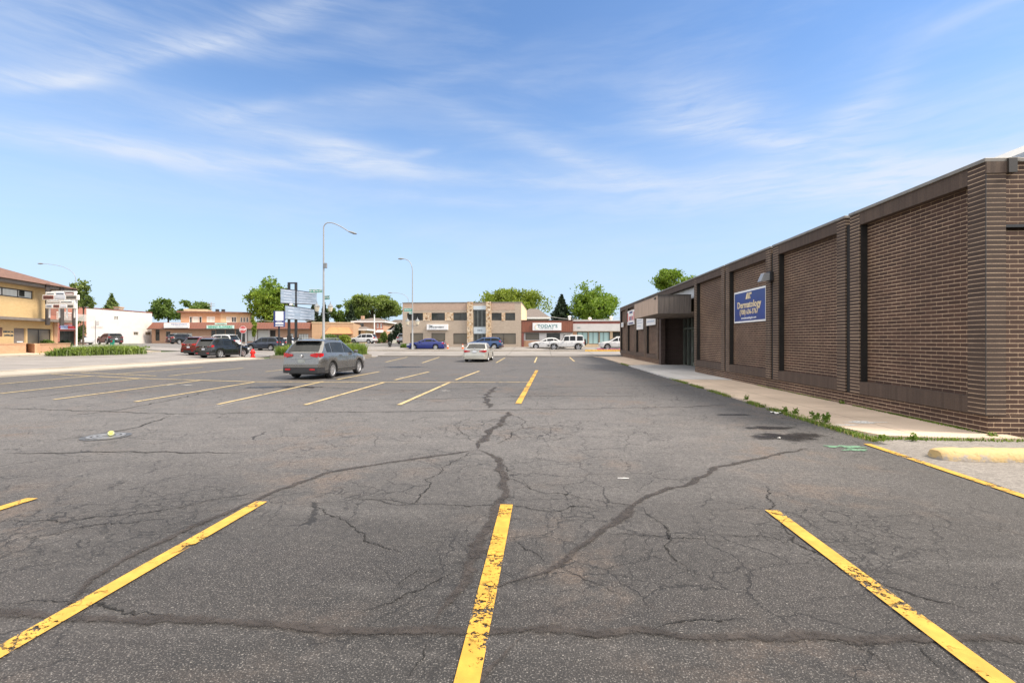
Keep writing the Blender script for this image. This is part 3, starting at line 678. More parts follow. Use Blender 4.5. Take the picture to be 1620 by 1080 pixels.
# things fixed on or standing by the building
def wallroot(name, label, cat, yl, z=0, x=XF, group=None): return thing(name, label, cat, (x, yl, z), -pi/2, group)   # local x runs towards the viewer's right
M['signblue'] = mat('sign_blue', srgb(26, 52, 122), .35, .18, 1.2)
M['gold'] = mat('sign_gold_letters', (.74, .60, .36), .5, .1)
M['signwhite'] = mat('sign_white', (.74, .74, .74), .45, .05)
ds = wallroot('wall_sign', 'blue sign with white border and gold lettering reading Dermatology on the brick wall', 'sign', 20.40, 2.36, XP-.002)
mb = MB(); mb.bbox(0, -.05, 0, 2.84, -.001, 1.25, .006); mb.build('sign_border', M['signwhite'], ds)
mb = MB(); mb.box(.07, -.056, .07, 2.77, -.0505, 1.18); mb.build('sign_face', M['signblue'], ds)
text('lettering', 'Dermatology', .36, M['gold'], ds, 1.40, .68, -.060, sx=1.10, bold=.006)
text('lettering', '(708) 636-3767', .27, M['gold'], ds, 1.40, .40, -.060, sx=.98, bold=.003)
text('lettering', 'www.dermatologyinc.com', .105, M['signwhite'], ds, 1.40, .175, -.060, sx=1.2, bold=.002)
lg = MB()
lg.add([(1.13, -.062, .90), (1.30, -.062, .90), (1.36, -.062, 1.13), (1.26, -.062, 1.13)], [(0, 1, 2, 3)]); lg.add([(1.33, -.062, .90), (1.44, -.062, .90), (1.44, -.062, 1.13), (1.39, -.062, 1.13)], [(0, 1, 2, 3)])
lg.add([(1.48, -.062, .90), (1.58, -.062, .90), (1.56, -.062, .97), (1.53, -.062, .97), (1.53, -.062, 1.06), (1.68, -.062, 1.06), (1.68, -.062, 1.13), (1.48, -.062, 1.13)], [(0, 1, 2, 3, 4, 5, 6, 7)])
lg.build('emblem', M['gold'], ds)
fl_ = thing('flood_light', 'black box flood light with clear lens high on the brick wall above the blue sign', 'light', (XF, 16.86, 3.82))
mb = MB(); mb.bbox(-.13, -.14, -.15, .10, .14, .17, .02); mb.build('housing', M['black'], fl_)
mb = MB(); mb.add([(-.14, -.15, -.13), (-.14, .15, -.13), (-.14, .15, .10), (-.14, -.15, .10), (-.42, -.13, -.16), (-.42, .13, -.16), (-.30, .13, .12), (-.30, -.13, .12)],
    [(0, 1, 2, 3), (4, 7, 6, 5), (0, 4, 5, 1), (1, 5, 6, 2), (2, 6, 7, 3), (3, 7, 4, 0)]); M['dulllens'] = mat('dusty_lamp_lens', (.26, .265, .27), .3, .2, 5); mb.build('lens', M['dulllens'], fl_)
mb = MB(); mb.tube([(.05, -.15, .05), (.05, -.35, .05)], .02); mb.build('conduit', M['steel'], fl_)
# small signs on the far bays
def plain_sign(label, yl, z0, w, h, bars, x=XF, name='wall_sign', face='signwhite'):
    r = wallroot(name, label, 'sign', yl, z0, x-.002)
    mb = MB(); mb.box(0, -.03, 0, w, -.001, h); mb.build('sign_face', M[face], r)
    for (a, b, c, d, m) in bars:
        q = MB(); q.box(a*w, -.036, b*h, c*w, -.0305, d*h); q.build('print', M[m], r)
    return r
M['red'] = mat('sign_red', (.50, .05, .05), .5, .1); M['navy'] = mat('sign_navy', (.03, .04, .16), .5, .1); M['pale'] = mat('sign_pale_print', (.45, .50, .60), .5, .1)
plain_sign('red white and blue banner sign on the brick wall past the canopy', 44.4, 3.0, 3.2, 1.25,
    [(0, .25, .10, .85, 'red'), (.90, .25, 1, .85, 'red'), (.3, .78, .75, .92, 'navy'), (.25, .30, .40, .58, 'red'), (.45, .30, .60, .58, 'navy'), (.65, .30, .80, .58, 'red'), (.15, .05, .85, .15, 'navy')])
plain_sign('small pale pink notice plate at the far end of the brick wall', 48.0, 2.9, 1.3, .45, [(.15, .3, .85, .7, 'pale')], face='offwhite')
plain_sign('white panel sign with faint print on the brick wall just beyond the canopy', 40.2, 2.5, 2.5, .95, [(.1, .7, .8, .8, 'pale'), (.1, .5, .9, .58, 'pale'), (.1, .25, .7, .33, 'pale')])
plain_sign('white panel sign with pale blue print tucked under the far side of the canopy', 36.5, 2.72, 2.9, .85, [(.1, .6, .6, .8, 'pale'), (.1, .25, .9, .4, 'pale')])
nt_ = thing('notice_box', 'small white notice box inside the entrance recess beside the door', 'box', (XS+.1, 25.43, 1.55))
mb = MB(); mb.bbox(-.22, 0, -.25, .12, .10, .25, .01); mb.build('notice_case', M['signwhite'], nt_)
mb = MB(); mb.box(-.18, .101, -.2, .08, .106, .2); mb.build('notice_sheet', M['pale'], nt_)
hv = thing('rooftop_unit', 'pale grey air conditioning unit on the roof of the brick building', 'air conditioner', (10.0, 10.6, 4.6))
mb = MB(); mb.bbox(0, 0, .1, 2.0, 1.8, 1.0, .03); mb.build('casing', M['steel'], hv)
mb = MB(); mb.add([(.02, 0, 1.002), (2.0, 0, 1.002), (2.0, 1.8, 1.002), (.02, 1.8, 1.002), (.22, .2, 1.22), (1.8, .2, 1.22), (1.8, 1.6, 1.22), (.22, 1.6, 1.22)], [(0,1,5,4),(1,2,6,5),(2,3,7,6),(3,0,4,7),(4,5,6,7)]); mb.build('hood', M['offwhite'], hv)
mb = MB(); mb.box(.1, .1, 0, 1.9, 1.7, .1); mb.build('base_rail', M['black'], hv)
# wheel stop
M['stopyellow'] = None
m = bpy.data.materials.new('worn_yellow_concrete'); m.use_nodes = True; t = NT(m.node_tree); ob = t.n('ShaderNodeTexCoord').outputs['Object']
sp = t.n('ShaderNodeSeparateXYZ', {0: ob})
wear = t.m('ADD', t.noise(ob, 5, 7, .7), t.m('MULTIPLY', t.m('SUBTRACT', .06, sp.outputs[2]), 1.6))
c = t.mix(t.smooth(wear, .52, .64), t.mix(t.noise(ob, 24, 5), (.44, .30, .12), (.52, .39, .20)), (.33, .29, .25)); c = t.mix(t.m('MULTIPLY', t.smooth(t.noise(ob, 11, 6, .7), .56, .7), .55), c, (.20, .13, .06))
b = t.n('ShaderNodeBsdfPrincipled', {'Base Color': c, 'Roughness': .9}); bp = t.n('ShaderNodeBump', {'Height': t.noise(ob, 30, 5), 'Strength': .7, 'Distance': .015}); t.nt.links.new(bp.outputs[0], b.inputs['Normal'])
t.n('ShaderNodeOutputMaterial', {'Surface': b.outputs[0]}); M['stopyellow'] = m
ws = MB(); import bmesh
prof = [(-.17, 0), (-.165, .05), (-.13, .125), (-.07, .150), (.07, .150), (.13, .125), (.165, .05), (.17, 0)]
vs = []; xs = [0, .03, .09, .2]+[.2+.1*i for i in range(1, 19)]+[2.08, 2.12]
for i, x in enumerate(xs):
    k = min(1, .80+.20*sqrt(min(1, x/.10))) if x < 1 else min(1, .80+.20*sqrt(min(1, (2.12-x)/.10)))
    for j, (y, z) in enumerate(prof):
        nz_ = mnoise.noise(Vector((x*5, y*9, z*9)))*.009+mnoise.noise(Vector((x*17, y*20, z*20)))*.007
        vs.append((x, y*k*(1+nz_*3)+nz_, max(0, z*k+nz_*(1 if z > 0 else 0))))
n = len(prof); fs = [(i*n+j, i*n+j+1, (i+1)*n+j+1, (i+1)*n+j) for i in range(len(xs)-1) for j in range(n-1)]
fs += [tuple(range(n)), tuple((len(xs)-1)*n+j for j in range(n))[::-1]]
ws.add(vs, fs); p0 = G(1478, 712)
o = ws.build('wheel_stop', M['stopyellow'], None, (5.62, 7.30, -.002), R(-.6), smooth=50); tag(o, 'worn yellow concrete wheel stop lying by the corner of the brick building', 'wheel stop')
# ------------------------------------------------------------------ cars
def lin(x, pts):
    if x <= pts[0][0]: return pts[0][1]
    for (a, b), (c, d) in zip(pts[:-1], pts[1:]):
        if x <= c: return b+(d-b)*(x-a)/(c-a) if c > a else d
    return pts[-1][1]
def smoothline(x, pts, r=.10):
    return sum(lin(x+r*k/3, pts) for k in range(-3, 4))/7
WHEELS = {}
def wheel_meshes(r, kind):
    if (r, kind) in WHEELS: return WHEELS[(r, kind)]
    w = .11
    ty = MB(); ty.lathe([(r*.64, -w), (r*.90, -w), (r*.975, -w*.8), (r, -w*.5), (r, w*.5), (r*.975, w*.8), (r*.90, w), (r*.64, w)], 28, axis='y')
    ty.lathe([(r*.64, -w*.3), (.02, -w*.3)], 28, axis='y'); ty.lathe([(.02, w*.25), (r*.64, w*.25)], 28, axis='y')
    a = ty.build('tyre', M['rubber'], None, smooth=40)
    ri = MB(); ri.lathe([(r*.64, w*.9), (r*.68, w*1.02), (r*.62, w*1.0), (r*.57, w*.6)], 28, axis='y')
    ri.lathe([(.02, w*.96), (r*.16, w*.92), (r*.17, w*.5)], 14, axis='y')
    ns = {'ten': 10, 'five': 5, 'seven': 7}[kind]; sw = {'ten': .028, 'five': .055, 'seven': .04}[kind]
    for k in range(ns):
        t = 2*pi*k/ns; d = (cos(t), sin(t)); q = (-sin(t), cos(t))
        P_ = lambda rr, s_, y: (d[0]*rr+q[0]*s_, y, d[1]*rr+q[1]*s_)
        ri.add([P_(r*.12, -sw, w*.9), P_(r*.12, sw, w*.9), P_(r*.6, sw*.9, w*.84), P_(r*.6, -sw*.9, w*.84), P_(r*.12, -sw, w*.5), P_(r*.12, sw, w*.5), P_(r*.6, sw*.9, w*.5), P_(r*.6, -sw*.9, w*.5)],
            [(0,1,2,3), (0,4,5,1), (1,5,6,2), (2,6,7,3), (3,7,4,0)])
    b = ri.build('rim', M['alloy'], None, smooth=35)
    WHEELS[(r, kind)] = (a.data, b.data); bpy.data.objects.remove(a); bpy.data.objects.remove(b)
    return WHEELS[(r, kind)]

def car(name, label, cat, loc, heading, paintm, L=4.69, Wd=1.84, H=1.70, wb=2.70, fo=.95, r=.35, sill=.24, belt=(1.05, 1.0), hood=(1.06, .86), trunk=None,
        gh=(-2.2, -1.75, .15, 1.15), tail=1.0, taper=.22, rails=False, cladding=True, rim='ten', windows=None, spoiler=False, group=None, box=0.0,
        tlight=(.94, 1.13, .36), plate=True, platez=.78, glassm='carglass', spare=False, platem=None):
    """local x forward, y left, z up; gh = rear glass base, roof rear, roof front, windscreen base (x)"""
    root = thing(name, label, cat, loc, heading, group)
    xr, xf = -L/2, L/2; xwf = xf-fo; xwr = xwf-wb; hw = Wd/2; RA = r+.065
    end = .55 if not box else .12
    def w(x):
        t = max(0, (abs(x)-(L/2-end))/end); return hw*(1-(.16 if not box else .03)*t**2.2)
    def zs(x):                               # shoulder: trunk or belt, bonnet
        pts = [(xr, (trunk or belt[0])-.03), (xr+.08, trunk or belt[0]), (gh[0], belt[0] if not trunk else trunk+.02), (gh[3]-.1, belt[1]), (gh[3], hood[0]), (xf-.28, hood[1]+.05), (xf-.06, hood[1]-.10), (xf, hood[1]-.22)]
        if box: pts = [(xr, belt[0]), (gh[3], belt[1]), (gh[3]+.05, hood[0]), (xf-.3, hood[0]-.04), (xf, hood[1])]
        return smoothline(x, pts, .08)
    def zb(x):
        z = sill + max(0, (abs(x)-(L/2-.45))/.45)*.10
        for xc in (xwf, xwr):
            if abs(x-xc) < RA: z = max(z, r+sqrt(max(0, RA*RA-(x-xc)**2))-.02)
        return z
    xs = [xr+L*i/46 for i in range(47)]
    for xc in (xwf, xwr): xs += [xc+RA*cos(a*pi/12) for a in range(13)]+[xc-RA-.004, xc+RA+.004]
    xs += [xr+.03, xf-.03, xr+.1, xf-.1]
    xs = sorted(set(round(q, 3) for q in xs if xr <= q <= xf))
    body = MB(); n = 13
    for x in xs:
        W_, b, s_ = w(x), zb(x), zs(x); lo = min(b+.05, s_-.12); mid = b+(s_-b)*.55
        half = [(0, b), (W_-.05, b), (W_-.005, lo), (W_, mid), (W_-.012, s_-.10), (W_-.065, s_-.005), (W_*.55, s_+.022)]
        ring = [(y, z) for y, z in half]+[(0, s_+.03)]+[(-y, z) for y, z in half[:0:-1]]
        body.v += [(x, y, z) for y, z in ring]
    n = len(ring); N = len(xs)
    for i in range(N-1):
        for k in range(n): body.f.append((i*n+k, i*n+(k+1) % n, (i+1)*n+(k+1) % n, (i+1)*n+k)); body.m.append(0)
    for base, flip in ((0, False), ((N-1)*n, True)):            # end panels as rows, so that bumper, tailgate and nose can be shaped
        for k in range(1, 7):
            a, b, c, d = k, k+1, n-k-1 if k+1 < 7 else 8, n-k
            if k == 6: q = (6, 7, 8)
            else: q = (k, k+1, n-k-1, n-k)
            q = tuple(base+i for i in q); body.f.append(q[::-1] if flip else q); body.m.append(0)
        q = tuple(base+i for i in (0, 1, n-1)); body.f.append(q[::-1] if flip else q); body.m.append(0)
    if not box:
        for i, (x, y, z) in enumerate(body.v):
            kr = max(0, 1-(x-xr)/.45)**1.5; kf = max(0, 1-(xf-x)/.45)**1.5
            zz = (z-sill)/(belt[0]-sill)
            body.v[i] = (x+kr*lin(zz, [(0, .12), (.12, .02), (.35, -.02), (.50, .0), (.56, .05), (1, .13)])-kf*lin(zz, [(0, .14), (.15, .03), (.45, .0), (.8, .05), (1, .16)]), y, z)
    # greenhouse
    zr_pts = [(gh[0], zs(gh[0])-.02), (gh[1], H-.07), (gh[1]+.35, H-.01), ((gh[1]+gh[2])/2, H), (gh[2], H-.035), (gh[3], zs(gh[3])-.02)]
    zr = lambda x: smoothline(x, zr_pts, .07)
    wbse, wtop = hw-.055, hw-taper
    def yh(x, z):
        b0 = zs(x); return (wbse+(wtop-wbse)*max(0, min(1, (z-b0)/(H-b0))))*(w(x)/hw)
    gx = sorted(set(round(q, 3) for q in [gh[0]+(gh[3]-gh[0])*i/40 for i in range(41)]+[gh[1], gh[2]]))
    o0 = len(body.v)
    for x in gx:
        z0 = zs(x)-.03; zt = max(z0+.01, zr(x)); z1 = max(z0+.005, zt-.055)
        half = [(yh(x, z0), z0), (yh(x, z1), z1), (max(.02, yh(x, z1)-.07), zt), (yh(x, z1)*.5, zt+.012)]
        body.v += [(x, y, z) for y, z in half+[(0, zt+.016)]+[(-y, z) for y, z in half[::-1]]]
    gn = 9
    for i in range(len(gx)-1):
        for k in range(gn-1): body.f.append((o0+i*gn+k, o0+i*gn+k+1, o0+(i+1)*gn+k+1, o0+(i+1)*gn+k)); body.m.append(0)
    body.build('body', paintm, root, smooth=32)
    un = MB(); un.box(xr+.25, -hw+.27, sill-.03, xf-.25, hw-.27, min(.72, belt[0]-.15)); un.build('underbody', M['plastic'], root)
    # glass
    gm = M[glassm]
    def slope(nm, xa, xb, m_=.11, lo=.06, hi=.94):
        g_ = MB(); vs = []
        for i in range(9):
            x = xa+(xb-xa)*(lo+(hi-lo)*i/8); z = zr(x); W_ = yh(x, z-.03)-m_
            sg = 1 if xb > xa else -1
            nx = (zr(x+.02)-zr(x-.02))/.04
            nv = Vector((-nx, 0, 1)).normalized()*.016
            for k in range(7):
                y = W_*(k/3-1); vs.append((x+nv.x, y, z+nv.z+.012*(1-(k/3-1)**2)))
        g_.add(vs, [(i*7+k, i*7+k+1, (i+1)*7+k+1, (i+1)*7+k) for i in range(8) for k in range(6)]); return g_.build(nm, gm, root, smooth=60)
    slope('windscreen', gh[2], gh[3]); slope('rear_window', gh[0], gh[1], .13, .10, .90)
    wins = windows or [(gh[0]+.30, xwr+.42), (xwr+.50, (xwr+xwf)/2-.06), ((xwr+xwf)/2+.04, gh[3]-.30)]
    for sgn in (1, -1):
        for (a, b) in wins:
            g_ = MB(); vs = []; m_ = 10
            for i in range(m_+1):
                x = a+(b-a)*i/m_; z0 = zs(x)+.05; z1 = max(z0+.015, zr(x)-.125)
                for z in (z0, (z0+z1)/2, z1): vs.append((x, sgn*(yh(x, z)+.006), z))
            g_.add(vs, [(i*3+k, i*3+k+1, (i+1)*3+k+1, (i+1)*3+k) for i in range(m_) for k in range(2)]); g_.build('side_window', gm, root)
    # wheels
    ty, ri = wheel_meshes(r, rim)
    for x in (xwr, xwf):
        for sgn in (1, -1):
            o = bpy.data.objects.new('wheel', ty); COL.objects.link(o); o.parent = root; o.location = (x, sgn*(hw-.125), r); o.rotation_euler = (0, .3*x, 0 if sgn > 0 else pi)
            q = bpy.data.objects.new('rim', ri); COL.objects.link(q); q.parent = o
    # lamps
    z0, z1, wid = tlight
    for sgn in (1, -1):
        l = MB(); wr = w(xr); xo = 0 if box else .05+.06*(z0 > .9)
        pts = [(xr-.012+xo, sgn*(wr-wid)), (xr-.012+xo, sgn*(wr-.02)), (xr+.04+xo*.6, sgn*(w(xr+.04)+.012)), (xr+.28*(wid/.4), sgn*(w(xr+.28)+.010)), (xr+.28*(wid/.4), sgn*(w(xr+.28)-.03)), (xr+.06, sgn*(wr-.10)), (xr+.03, sgn*(wr-wid))]
        vs = [(x, y, z0+(.05 if i in (0, 6) else .06 if i in (3, 4) else 0)) for i, (x, y) in enumerate(pts)]+[(x, y, z1-(.05 if i in (0, 6) else .02 if i in (3, 4) else 0)) for i, (x, y) in enumerate(pts)]
        k = len(pts); l.add(vs, [tuple(range(k)), tuple(range(k, 2*k))[::-1]]+[(i, (i+1) % k, k+(i+1) % k, k+i) for i in range(k)]); l.build('taillight', M['redlens'], root)
        l = MB(); zf = hood[1]-.20; wf = w(xf)
        pts = [(xf+.008, sgn*(wf-.38)), (xf+.006, sgn*(wf-.04)), (xf-.10, sgn*(w(xf-.1)+.010)), (xf-.42, sgn*(w(xf-.42)+.008)), (xf-.42, sgn*(w(xf-.42)-.04)), (xf-.05, sgn*(wf-.38))]
        k = len(pts); l.add([(x, y, zf) for x, y in pts]+[(x, y, zf+(.15 if i < 2 else .19)) for i, (x, y) in enumerate(pts)], [tuple(range(k)), tuple(range(k, 2*k))[::-1]]+[(i, (i+1) % k, k+(i+1) % k, k+i) for i in range(k)]); l.build('headlight', M['clearlens'], root)
        mr = MB(); mr.bbox(gh[3]-.42, sgn*(hw+.0), belt[1]+.03, gh[3]-.26, sgn*(hw+.17), belt[1]+.17, .03); mr.build('door_mirror', paintm if not box else M['plastic'], root, smooth=40)
        for x in (xwr+.62, (xwr+xwf)/2+.30):
            hd = MB(); hd.bbox(x, sgn*(w(x)-.012), belt[0]-.15, x+.20, sgn*(w(x)+.022), belt[0]-.11, .008); hd.build('door_handle', paintm, root)
        # shut lines of the doors
        sh = MB()
        for x in ((xwr+xwf)/2-.01, xwf-RA-.10):
            pp = []
            for i in range(6):
                zq = sill+.12+(zs(x)-.05-sill-.12)*i/5; b0 = zb(x); s_ = zs(x); mid = b0+(s_-b0)*.55
                yq = lin(zq, [(b0+.05, w(x)-.005), (mid, w(x)), (s_-.10, w(x)-.012), (s_, w(x)-.065)])
                pp.append((x, sgn*(yq+.003), zq))
            for p, q in zip(pp[:-1], pp[1:]): sh.quad((p[0]-.006, p[1], p[2]), (p[0]+.006, p[1], p[2]), (q[0]+.006, q[1], q[2]), (q[0]-.006, q[1], q[2]))
        sh.build('door_seam', M['plastic'], root)
        if rails:
            rl = MB(); rl.tube([(gh[1]+.15, sgn*(wtop-.05), H-.02), (gh[1]+.25, sgn*(wtop-.05), H+.04), (gh[2]-.2, sgn*(wtop-.05), H+.045), (gh[2]-.1, sgn*(wtop-.05), H-.01)], .018, 6); rl.build('roof_rail', M['alu'], root)
    def belt_strip(nm, za, zc, xa, xb, m_, off, side=True):
        mb_ = MB(); xs_ = [q for q in xs if xa <= q <= xb]
        for sgn in (1, -1):
            vs = []
            for x in xs_:
                z0_ = max(za, zb(x)-.01); z1_ = max(zc, z0_+.045) if side else zc
                if z1_ <= z0_: z0_ = z1_-.005
                vs += [(x, sgn*(w(x)+off-.03*(z0_ <= zb(x))), z0_), (x, sgn*(w(x)+off), z1_)]
            mb_.add(vs, [(2*i, 2*i+2, 2*i+3, 2*i+1) for i in range(len(xs_)-1)])
        return mb_.build(nm, m_, root)
    if cladding: belt_strip('side_cladding', sill-.01, sill+.14, xr+.3, xf-.3, M['plastic'], .006)
    # rear: bumper, boot edge, plate, emblem
    rb = MB(); wr = w(xr); zl = sill+.10
    sect = [(xr-.045, wr-.10), (xr-.02, wr-.01), (xr+.12, w(xr+.12)+.010), (xr+.34, w(xr+.34)+.008)]
    def wrap(mbx, z0_, z1_, sec, e_=0):
        full = [(x, y) for x, y in sec]; line = [(x, -y) for x, y in full[::-1]]+full
        k = len(line); mbx.add([(x, y, z0_) for x, y in line]+[(x, y, z1_) for x, y in line]+[(x+.05, y*.97, z1_+.012) for x, y in line],
            [(i, i+1, k+i+1, k+i) for i in range(k-1)]+[(k+i, k+i+1, 2*k+i+1, 2*k+i) for i in range(k-1)])
    wrap(rb, zl-.06, zl+.16, sect); rb.build('rear_bumper', M['plastic'] if cladding else paintm, root, smooth=40)
    if cladding:
        rb2 = MB(); wrap(rb2, zl+.175, zl+.30, [(x-.006, y) for x, y in sect]); rb2.build('bumper_cover', paintm, root, smooth=40)
        for sgn in (1, -1):
            rf = MB(); rf.box(xr-.06, sgn*(wr-.34), zl+.06, xr-.035, sgn*(wr-.12), zl+.13); rf.build('reflector', M['redlens'], root)
    bl = MB(); bl.box(xr+(-.004 if box else .052), -wr+.36, platez+.125, xr+.10, wr-.36, platez+.145); bl.build('tailgate_trim', M['alloy'], root)
    bl = MB(); bl.box(xr-.03, -wr+.10, zl+.165, xr+.05, wr-.10, zl+.172); bl.build('tailgate_seam', M['plastic'], root)
    if plate: pl = MB(); pl.bbox(xr-.022, -.155, platez-.075, xr-.004, .155, platez+.075, .004); pl.build('license_plate', M['plate' if platem is None else platem], root, (0 if box else .062, 0, 0))
    em = MB(); em.lathe([(.001, 0), (.05, 0), (.055, .004), (.05, .012), (.001, .012)], 14, axis='y'); eo = em.build('emblem', M['alloy'], root, (xr+.045, 0, platez+.22), R(90))
    if spoiler:
        s_ = MB(); s_.bbox(gh[1]-.22, -wtop+.06, H-.085, gh[1]+.12, wtop-.06, H-.045, .015); s_.build('spoiler', paintm, root)
    if spare:
        s_ = bpy.data.objects.new('spare_wheel', ty); COL.objects.link(s_); s_.parent = root; s_.location = (xr-.16, 0, .98); s_.rotation_euler = (0, 0, pi/2)
        fl = MB()
        for sgn in (1, -1):
            for xc in (xwf, xwr):
                a0 = len(fl.v); K = 12
                for k in range(K+1):
                    t = pi*k/K; 
                    for y in (hw-.06, hw+.10): fl.v.append((xc-(RA+.03)*cos(t)*1.12, sgn*y, r+(RA+.02)*sin(t)))
                for k in range(K): fl.f.append((a0+2*k, a0+2*k+1, a0+2*k+3, a0+2*k+2)); fl.m.append(0)
        fl.build('fender_flare', M['plastic'], root)
        bf = MB(); bf.bbox(xf-.02, -hw+.1, .48, xf+.20, hw-.1, .66, .03); bf.build('front_bumper', M['plastic'], root)
    return root
HD = lambda deg: R(90-deg)         # heading: 0 = away from the camera along +Y, 90 = to the right, -90 = to the left
def by_wheel(px, py, heading, wb, fo, L, Wd, which='rr'):
    """centre of a car whose rear right tyre meets the ground at this pixel"""
    p = G(px, py); a = HD(heading); lx = (L/2-fo-wb) if which[0] == 'r' else L/2-fo; ly = -(Wd/2-.02) if which[1] == 'r' else (Wd/2-.02)
    return Vector((p.x-(lx*cos(a)-ly*sin(a)), p.y-(lx*sin(a)+ly*cos(a)), p.z))
P_grey = paint('paint_gunmetal', (.21, .205, .195), .80, .27); P_silver = paint('paint_champagne_silver', (.46, .44, .38), .45, .32); P_black = paint('paint_black', (.010, .011, .012), .2, .25)
P_maroon = paint('paint_maroon', (.12, .010, .014), .3, .3); P_white = paint('paint_white', (.52, .52, .52), 0, .35); P_navy = paint('paint_dark_slate_blue', (.030, .040, .060), .5, .3)
P_blue = paint('paint_blue', (.012, .022, .16), .3, .3); P_steelblue = paint('paint_steel_blue', (.022, .06, .16), .4, .3); P_dgrey = paint('paint_dark_grey', (.05, .05, .055), .5, .3); P_lgrey = paint('paint_light_grey', (.30, .30, .31), .5, .3)
SED = dict(L=4.85, Wd=1.83, H=1.45, wb=2.75, fo=.95, r=.33, sill=.20, belt=(.93, .93), hood=(.98, .76), trunk=.98, gh=(-1.72, -1.05, .05, 1.05), cladding=False, taper=.24, tlight=(.74, .90, .42), platez=.80, rim='seven')
SUV = dict(L=4.69, Wd=1.86, H=1.71, wb=2.70, fo=.93, rails=True, spoiler=True, gh=(-2.26, -1.82, .20, 1.20))
k = dict(SUV); k.update(belt=(1.13, 1.03), gh=(-2.20, -1.66, .02, 1.16), taper=.27, windows=[(-1.70, -1.30), (-1.20, -.12), (-.03, .80)]); car('grey_suv', 'gunmetal grey SUV parked in the lot with its rear to the camera, nearest car', 'car', by_wheel(526.7, 597.6, 3, k['wb'], k['fo'], k['L'], k['Wd']), HD(3), P_grey, rim='ten', platem='alu', **k)
k = dict(SED); car('silver_sedan', 'champagne silver sedan parked alone in the lot facing the tan office building', 'car', by_wheel(772.5, 571.8, 1, k['wb'], k['fo'], k['L'], k['Wd']), HD(1), P_silver, **k)
k = dict(SUV, L=4.43, wb=2.60, H=1.69, fo=.90, r=.36); car('black_suv', 'black SUV standing behind the stop sign, rear to the camera', 'car', by_wheel(349, 566.3, 9, k['wb'], k['fo'], k['L'], k['Wd']), HD(9), P_black, rim='five', **k)
k = dict(SUV, L=4.8, H=1.72); car('maroon_suv', 'maroon SUV half hidden to the left of the black SUV', 'car', by_wheel(327, 562.0, 9, k['wb'], k['fo'], k['L'], k['Wd']), HD(9), P_maroon, **k)
def side_car(px, d, heading=-90): return W(px, d)
k = dict(SUV, H=1.66); car('navy_suv', 'dark slate blue SUV parked side on near the planted island', 'car', W(421, 60), HD(-84), P_navy, **k)
k = dict(SUV, H=1.72); car('white_suv', 'white SUV parked side on in front of the brick houses', 'car', W(575, 86), HD(-88), P_white, **k)
k = dict(SUV, L=5.1, H=1.80, wb=2.95); car('white_suv', 'long white SUV parked behind the black SUV outside the green flower shop', 'car', W(347, 60), HD(-86), P_white, **k)
k = dict(SUV, H=1.62); car('black_suv', 'small black SUV parked outside the brick shop under the white sign', 'car', W(291, 78), HD(20), P_black, **k)
k = dict(SUV, H=1.58, L=4.5, wb=2.65); car('black_hatchback', 'black hatchback parked beside the white painted building wall', 'car', W(174, 70), HD(-62), P_black, **k)
k = dict(SED); car('white_sedan', 'white sedan beside the dark shop front behind the tall grass strip', 'car', W(121, 66), HD(105), P_white, **k)
k = dict(SUV, H=1.65); car('grey_suv', 'pale grey SUV cut off by the left edge of the tan office building', 'car', W(643, 80), HD(4), P_lgrey, **k)
k = dict(SED, L=4.75, H=1.44); car('blue_sedan', 'bright blue sedan parked side on in front of the tan office building', 'car', W(675, 61), HD(-90), P_blue, **k)
k = dict(SUV, L=4.4, H=1.55, wb=2.6, rails=False); car('blue_hatchback', 'steel blue hatchback partly hidden behind the silver sedan', 'car', W(768, 61.5), HD(-84), P_steelblue, **k)
k = dict(SED, H=1.45); car('white_sedan', 'white sedan parked half behind the white off-roader', 'car', W(866, 62.5), HD(-90), P_white, **k)
k = dict(SUV, L=4.6, H=1.62); car('white_suv', 'white SUV half hidden by the far end of the dark brick building', 'car', W(977, 60.5), HD(-90), P_white, **k)
car('white_offroader', 'boxy white four door off-roader with black fenders in front of the shops', 'car', W(896, 59.5), HD(-90), P_white, L=4.25, Wd=1.78, H=1.84, wb=2.95, fo=.58, r=.40, sill=.42, belt=(1.12, 1.12), hood=(1.14, 1.05),
    gh=(-2.10, -2.04, .22, .62), box=1.0, taper=.15, windows=[(-1.95, -1.25), (-1.05, -.40), (-.28, .30)], cladding=False, rails=False, spare=True, rim='five', tlight=(.85, 1.0, .14))
k = dict(SED); car('white_sedan', 'white car seen through the planted island grass beside the pylon sign', 'car', W(452, 64), HD(-80), P_white, **k)
# ------------------------------------------------------------------ buildings round the lot
class Facade:
    """vertical facade between two pixel columns at two depths; local x along it (viewer's right), y into the building, z up"""
    def __init__(s, pxl, dl, pxr, dr, zg=None):
        s.A = W(pxl, dl); s.B = W(pxr, dr); s.zg = min(s.A.z, s.B.z) if zg is None else zg
        v = s.B-s.A; s.w = hypot(v.x, v.y); s.t = Vector((v.x/s.w, v.y/s.w)); s.rz = atan2(v.y, v.x); s.loc = (s.A.x, s.A.y, s.zg)
    def P(s, px, py):
        lat = (px-CX)/F; rx, ry = lat*cs-sn, lat*sn+cs
        # A + u t = d r
        det = -s.t.x*ry + s.t.y*rx
        d = (-s.t.x*s.A.y + s.t.y*s.A.x)/det
        u = (rx*d-s.A.x)*s.t.x+(ry*d-s.A.y)*s.t.y
        return u, zat(py, d)-s.zg
    def shift(s, off):
        import copy
        q = copy.copy(s); q.A = s.A+Vector((-s.t.y, s.t.x, 0))*off; return q
    def R(s, x0, y0, x1, y1):
        """pixel rectangle -> local (x0, z0, x1, z1)"""
        xm = (x0+x1)/2; u0 = s.P(x0, y0)[0]; u1 = s.P(x1, y0)[0]; a = s.P(xm, y0)[1]; b = s.P(xm, y1)[1]
        return (u0, min(a, b), u1, max(a, b))
